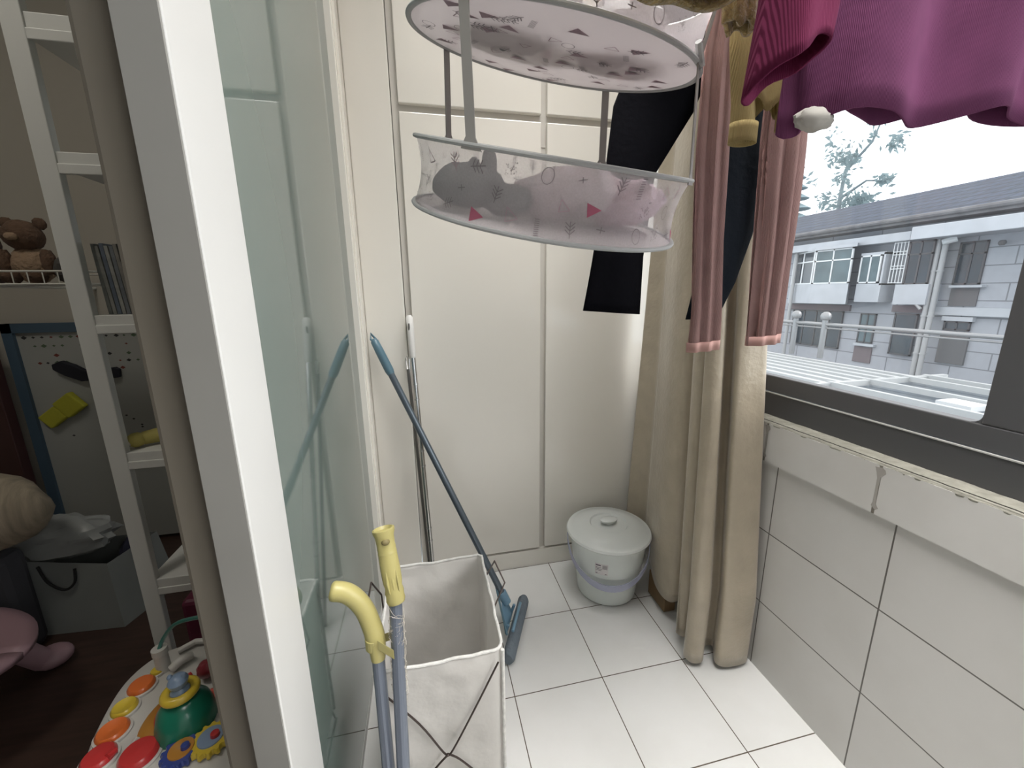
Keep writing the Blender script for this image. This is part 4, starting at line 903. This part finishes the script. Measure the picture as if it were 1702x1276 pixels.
# wire rack with plush dolls
wr = thing('wire_rack', 'thin white wire rack on the wall at the left edge', 'rack', (-1.3, 1.75, 1.3))
g = G()
for z in (1.305, 1.345):
    g.tube([(-1.9, 1.62, z), (-1.06, 1.62, z)], .0035, 6); g.tube([(-1.9, 1.86, z), (-1.06, 1.86, z)], .0035, 6); g.tube([(-1.06, 1.62, z), (-1.06, 1.86, z)], .0035, 6)
for k in range(22): g.tube([(-1.9+k*.04, 1.62, 1.345), (-1.9+k*.04, 1.62, 1.305), (-1.9+k*.04, 1.86, 1.305)], .0018, 5)
g.tube([(-1.5, 1.86, 1.305), (-1.5, 2.32, 1.305)], .006, 6); g.tube([(-1.1, 1.86, 1.305), (-1.1, 2.32, 1.305)], .006, 6)
g.build('wire_frame', mat('white_wire', (.55, .54, .48), .4), wr)
def plush(x, y, z, s, cols, lab, seed):
    r_ = random.Random(seed); m1_ = mat('plush_%d' % seed, cols[0], .95, bump=.8, bscale=90, var=.4, vscale=40); m2_ = mat('plush_b%d' % seed, cols[1], .95, bump=.8, bscale=90)
    t = thing('plush_doll', lab, 'plush toy', (x, y, z))
    G().blob((x, y, z+.062*s), (.055*s, .045*s, .062*s), 20, .06, 3, seed).build('torso', m2_, t)
    h = G().blob((x, y-.01, z+.155*s), (.052*s, .048*s, .050*s), 22, .04, 3, seed).build('head', m1_, t)
    for q in (-1, 1):
        G().blob((x+q*.045*s, y, z+.195*s), (.02*s, .012*s, .02*s), 12, .05).build('ear', m1_, h)
        G().blob((x+q*.06*s, y-.02, z+.07*s), (.02*s, .022*s, .045*s), 12, .05).build('arm', m1_, t)
        G().blob((x+q*.035*s, y-.045*s, z+.022*s), (.022*s, .035*s, .022*s), 12, .05).build('leg', m1_, t)
    G().blob((x, y-.055*s, z+.148*s), (.018*s, .014*s, .013*s), 12, 0).build('muzzle', m2_, h)
plush(-1.285, 1.74, 1.309, 1.0, ((.13, .075, .045), (.28, .19, .12)), 'brown plush doll with tan chest nearest the bookcase post', 1)
plush(-1.42, 1.76, 1.309, .85, ((.10, .06, .05), (.16, .10, .10)), 'darker brown plush doll at the left edge of the wire rack', 2)
o = G().blob((-1.185, 1.73, 1.355), (.032, .04, .045), 16, .1, 3, 4).build('soft_ball', mat('grey_plush_small', (.06, .055, .05), .9)); tag(o, 'small dark soft ball on wire rack behind the bookcase post', 'toy'); o.location.z = 1.309
# sofa arm / cushions
STR = mat('striped_tan_cloth', (.30, .25, .18), .95, bump=.3, var=.4, vscale=18, stretch=(3, 1, .3))
o = G().blob((-1.56, 1.585, .555), (.26, .10, .15), 30, .03, 2, 3).build('cushion', STR); tag(o, 'striped tan cushion at the left edge above the pink seat', 'cushion')
o = G().box(-2.05, -1.45, 1.53, 1.64, .0, .40).build('storage_box', mat('dark_fabric_box', (.03, .03, .035), .9), bevel=.03); tag(o, 'dark fabric storage box under the striped cushion', 'box')
o = G().box(-2.3, -1.86, 2.10, 2.18, 1.06, 1.26).build('throw_pillow', mat('tan_pillow', (.24, .19, .14), .9), bevel=.04); tag(o, 'tan pillow resting on top of the mahogany headboard', 'pillow'); o.location.z = 1.041
# paper bag
BAG = mat('grey_green_paper', (.20, .21, .20), .7, var=.15, vscale=4)
pb = thing('paper_bag', 'grey-green paper gift bag with black rope handle beside the bookcase', 'bag', (-1.3, 1.75, 0))
g = G(); x0, x1, y0, y1, zt = -1.62, -1.215, 1.66, 1.86, .27
g.add([(x0, y0, 0), (x1, y0-.03, 0), (x1+.07, y1, 0), (x0, y1, 0), (x0-.01, y0+.03, zt+.05), (x1-.02, y0-.01, zt), (x1+.03, y1, zt), (x0-.01, y1, zt)], [(0, 3, 2, 1), (0, 1, 5, 4), (1, 2, 6, 5), (2, 3, 7, 6), (3, 0, 4, 7)]); g.build('bag_body', BAG, pb, solid=.002)
hd = catmull([ony(62, 942, 1.655), ony(80, 968, 1.645), ony(107, 980, 1.64), ony(124, 968, 1.645), ony(124, 945, 1.655)], 6); G().tube(hd, .0045, 8).build('rope_handle', mat('black_rope', (.006, .006, .006), .8), pb)
PLB = mat('grey_translucent_plastic', (.30, .31, .30), .35, alpha=.75, bump=.4, bscale=12)
o = G().blob((-1.44, 1.76, .345), (.17, .085, .085), 28, .16, 3, 6).build('plastic_bag', PLB); tag(o, 'crumpled grey plastic bag lying in the paper bag', 'bag')
o = G().blob((-1.235, 1.79, .19), (.05, .05, .10), 20, .12, 3, 9).build('dark_pouch', mat('navy_cloth', (.012, .013, .03), .9)); tag(o, 'dark navy pouch at the right side of the paper bag', 'pouch')
# pink child seat
PKS = mat('mauve_pink_plastic', (.26, .16, .18), .5); 
cs = thing('child_chair', 'mauve pink plastic child chair at the bottom left edge', 'chair', (-1.35, 1.35, 0))
g = G(); ctrl = [ony(-40, 985, 1.38), ony(20, 968, 1.40)]
def seatp(u, v):
    th = 2*pi*u; r = v; return (-1.49+.30*r*cos(th)*(1+.1*cos(2*th)), 1.22+.24*r*sin(th), .30-.02*(1-r*r)-.015*max(0, r-.85)*6)
g.grid(seatp, 48, 10); g.build('seat', PKS, cs, solid=.02, offs=-1)
g = G()
r2_ = random.Random(8)
for k in range(26):
    th = r2_.uniform(0, 6.28); rr = r2_.uniform(.1, .75); x, y = -1.49+.3*rr*cos(th), 1.22+.24*rr*sin(th); s = .004; g.cur = k % 3
    g.add([(x-s, y, .3045), (x, y-s, .3045), (x+s, y, .3045), (x, y+s, .3045)], [(0, 1, 2, 3)])
g.build('seat_print', [mat('print_green', (.1, .2, .08), .7), mat('print_dark', (.05, .03, .03), .7), mat('print_red', (.3, .05, .06), .7)], cs)
for (x, y) in ((-1.41, 1.36), (-1.41, 1.10), (-1.68, 1.10), (-1.68, 1.36)):
    s = 1 if x > -1.5 else -1; d_ = 1 if y > 1.2 else -1
    G().tube([(x, y, .28), (x+s*.03, y+d_*.06, .15), (x+s*.06, y+d_*.11, .04)], [.04, .034, .032], 14).blob((x+s*.07, y+d_*.13, .035), (.055, .05, .035), 16, 0).build('leg', PKS, cs)
# magenta box behind the toy table
o = G().box(-.70, -.56, 1.12, 1.22, 0, .44).build('storage_tub', mat('magenta_plastic', (.09, .008, .028), .5), bevel=.012); tag(o, 'dark magenta tub half hidden behind the activity table', 'tub')

# ------------------------------------------------------------------ baby activity table
TW = mat('white_toy_plastic', (.50, .485, .45), .35); 
def pl(name, c): return mat(name, c, .3, coat=.2)
RED = pl('toy_red', (.45, .03, .03)); ORG = pl('toy_orange', (.62, .14, .03)); YLW = pl('toy_yellow', (.58, .42, .04)); GRN = pl('toy_green', (.01, .16, .10)); BLU = pl('toy_blue', (.03, .05, .22)); TAN = pl('toy_amber', (.40, .18, .03)); GRY = pl('toy_grey_blue', (.20, .27, .38))
ZT = .42
at_ = thing('activity_table', 'white baby activity table with colourful buttons and green dome', 'toy table', (-.53, .76, 0))
half = [(-.660, .723), (-.690, .812), (-.702, .908), (-.672, .972), (-.610, .990)]
full = half+[(-.54, .965), (-.47, .90), (-.415, .82), (-.385, .72), (-.375, .62), (-.395, .56), (-.46, .545), (-.54, .58), (-.61, .645)]
loop = []
nf = len(full)
for i in range(nf):
    p0, p1, p2, p3 = [Vector((*full[(i+k) % nf], 0)) for k in (-1, 0, 1, 2)]
    for k in range(6):
        t = k/6; loop.append(.5*((2*p1)+(p2-p0)*t+(2*p0-5*p1+4*p2-p3)*t*t+(3*p1-p0-3*p2+p3)*t**3))
cen = Vector((-.535, .765, 0))
def lp(s, z): return [(cen.x+(p.x-cen.x)*s, cen.y+(p.y-cen.y)*s, z) for p in loop]
G().rings([lp(.93, ZT-.06), lp(.98, ZT-.05), lp(1, ZT-.02), lp(.99, ZT-.004), lp(.96, ZT), lp(.5, ZT+.004), lp(.02, ZT+.005)]).build('table_top', TW, at_)
for (x, y) in ((-.62, .90), (-.60, .70), (-.45, .62), (-.46, .82)):
    G().tube([(x, y, ZT-.05), (x, y, .004)], [.026, .022], 16).build('leg', TW, at_)
def disc(u, v, r, m, name='button', h=.012, sx=1.0, ang=.9, hole=False):
    c = onz(u, v, ZT+.006); t = G(); ax = Vector((cos(ang), sin(ang), 0))
    prof = [(r*1.12, 0), (r*1.12, .003), (r*1.02, .004)]
    t.lathe([(r*1.15, -.004), (r*1.15, .002), (r*1.0, .0035), (0, .0035)], c, 28); rim = t.build('button_rim', TW, at_)
    g = G(); g.lathe([(r, 0), (r, h*.6), (r*.85, h), (r*.4, h*(.7 if hole else 1.1)), (0, h*(.6 if hole else 1.15))], c, 28); return g.build(name, m, at_)
disc(236, 1142, .024, ORG); disc(208, 1179, .022, YLW, hole=True); disc(188, 1218, .026, ORG, hole=True); disc(165, 1262, .026, RED); disc(232, 1258, .030, RED, h=.016); disc(262, 1117, .013, YLW, h=.008)
g = G(); c = onz(268, 1195, ZT+.006); g.lathe([(.036, 0), (.036, .004), (.03, .008), (0, .009)], c, 30, sx=.8, sy=1.5); g.build('amber_patch', TAN, at_)
arc = [onz(u, v, ZT+.012) for u, v in ((268, 1232), (262, 1195), (280, 1162), (300, 1135), (318, 1120))]; G().tube(catmull(arc, 6), .006, 10).build('red_track', RED, at_)
dc = onz(312, 1200, ZT+.006)
dm = G().lathe([(.050, 0), (.049, .018), (.043, .043), (.031, .060), (.017, .067), (0, .069)], dc, 36).build('green_dome', GRN, at_)
rc = dc+Vector((0, 0, .077)); g = G(); g.tube([rc+Vector((.024*cos(t), .024*sin(t), 0)) for t in [k*pi/12 for k in range(24)]], .0085, 12, closed=True); g.build('yellow_ring', YLW, dm)
g = G(); g.lathe([(.014, -.006), (.016, .004), (.011, .012), (.015, .018), (.017, .026), (.013, .034), (.006, .038), (0, .038)], rc, 20); g.blob(rc+Vector((-.012, 0, .036)), (.005, .005, .006), 10, 0); g.blob(rc+Vector((.012, 0, .036)), (.005, .005, .006), 10, 0); g.build('blue_figure', GRY, dm)
def gear(u, v, r, m, m2, teeth=14, nm='gear', off=0):
    c = onz(u, v, ZT+.008); g = G(); n = teeth*4; rs = []
    for z, s in ((0, 1), (.008, 1), (.011, .95)):
        rs.append([(c.x+(r+(.003 if (j % 4) < 2 else -.002))*s*cos(2*pi*j/n), c.y+(r+(.003 if (j % 4) < 2 else -.002))*s*sin(2*pi*j/n), c.z+z) for j in range(n)])
    g.rings(rs); o = g.build(nm, m, at_)
    G().lathe([(r*.68, .0112), (r*.66, .0135), (0, .0135)], c, 24).build('gear_face', m2, o)
    G().lathe([(r*.25, .0135), (r*.22, .020), (0, .021)], c+Vector((r*.25, 0, 0)), 14).build('gear_peg', RED if m is YLW else BLU, o)
gear(303, 1252, .030, BLU, TAN); gear(352, 1232, .032, YLW, GRY)
pc = onz(272, 1108, ZT+.01); g = G().lathe([(.014, -.01), (.013, .03), (.012, .035), (.015, .037), (.015, .052), (0, .052)], pc, 18); g.build('wire_socket', TW, at_)
wp = catmull([pc+Vector((0, 0, .05)), ony(272, 1060, pc.y+.005), ony(290, 1038, pc.y-.01), ony(318, 1028, pc.y-.03), ony(345, 1026, pc.y-.06), ony(380, 1040, pc.y-.09)], 8); wp.append(Vector((wp[-1].x+.0, wp[-1].y-.02, ZT+.004)))
G().tube(wp, .0042, 8).build('green_wire', pl('toy_wire_green', (.03, .16, .13)), at_)
c = onz(318, 1096, ZT+.012); g = G(); g.tube(catmull([onz(285, 1112, ZT+.012), onz(300, 1098, ZT+.02), onz(318, 1088, ZT+.016)], 4), .010, 10); g.build('white_rocker', TW, at_)
g = G(); g.tube([onz(296, 1082, ZT+.01), onz(325, 1066, ZT+.012), onz(350, 1064, ZT+.01)], .007, 10); g.build('white_rail', TW, at_)
g = G(); g.blob(onz(345, 1110, ZT+.03), (.02, .02, .02), 16, .1); g.build('dark_red_knob', pl('toy_dark_red', (.20, .02, .03)), at_)
g = G(); g.blob(onz(353, 1158, ZT+.02), (.018, .018, .016), 16, .1); g.build('coral_knob', pl('toy_coral', (.60, .12, .09)), at_)
g = G().tube([onz(205, 1262, ZT+.012), onz(228, 1228, ZT+.012)], .006, 10); g.build('white_slider', TW, at_)
g = G().tube([onz(178, 1258, ZT+.018), onz(192, 1246, ZT+.016)], .006, 10); g.build('red_lever', RED, at_)

bpy.context.view_layer.update()
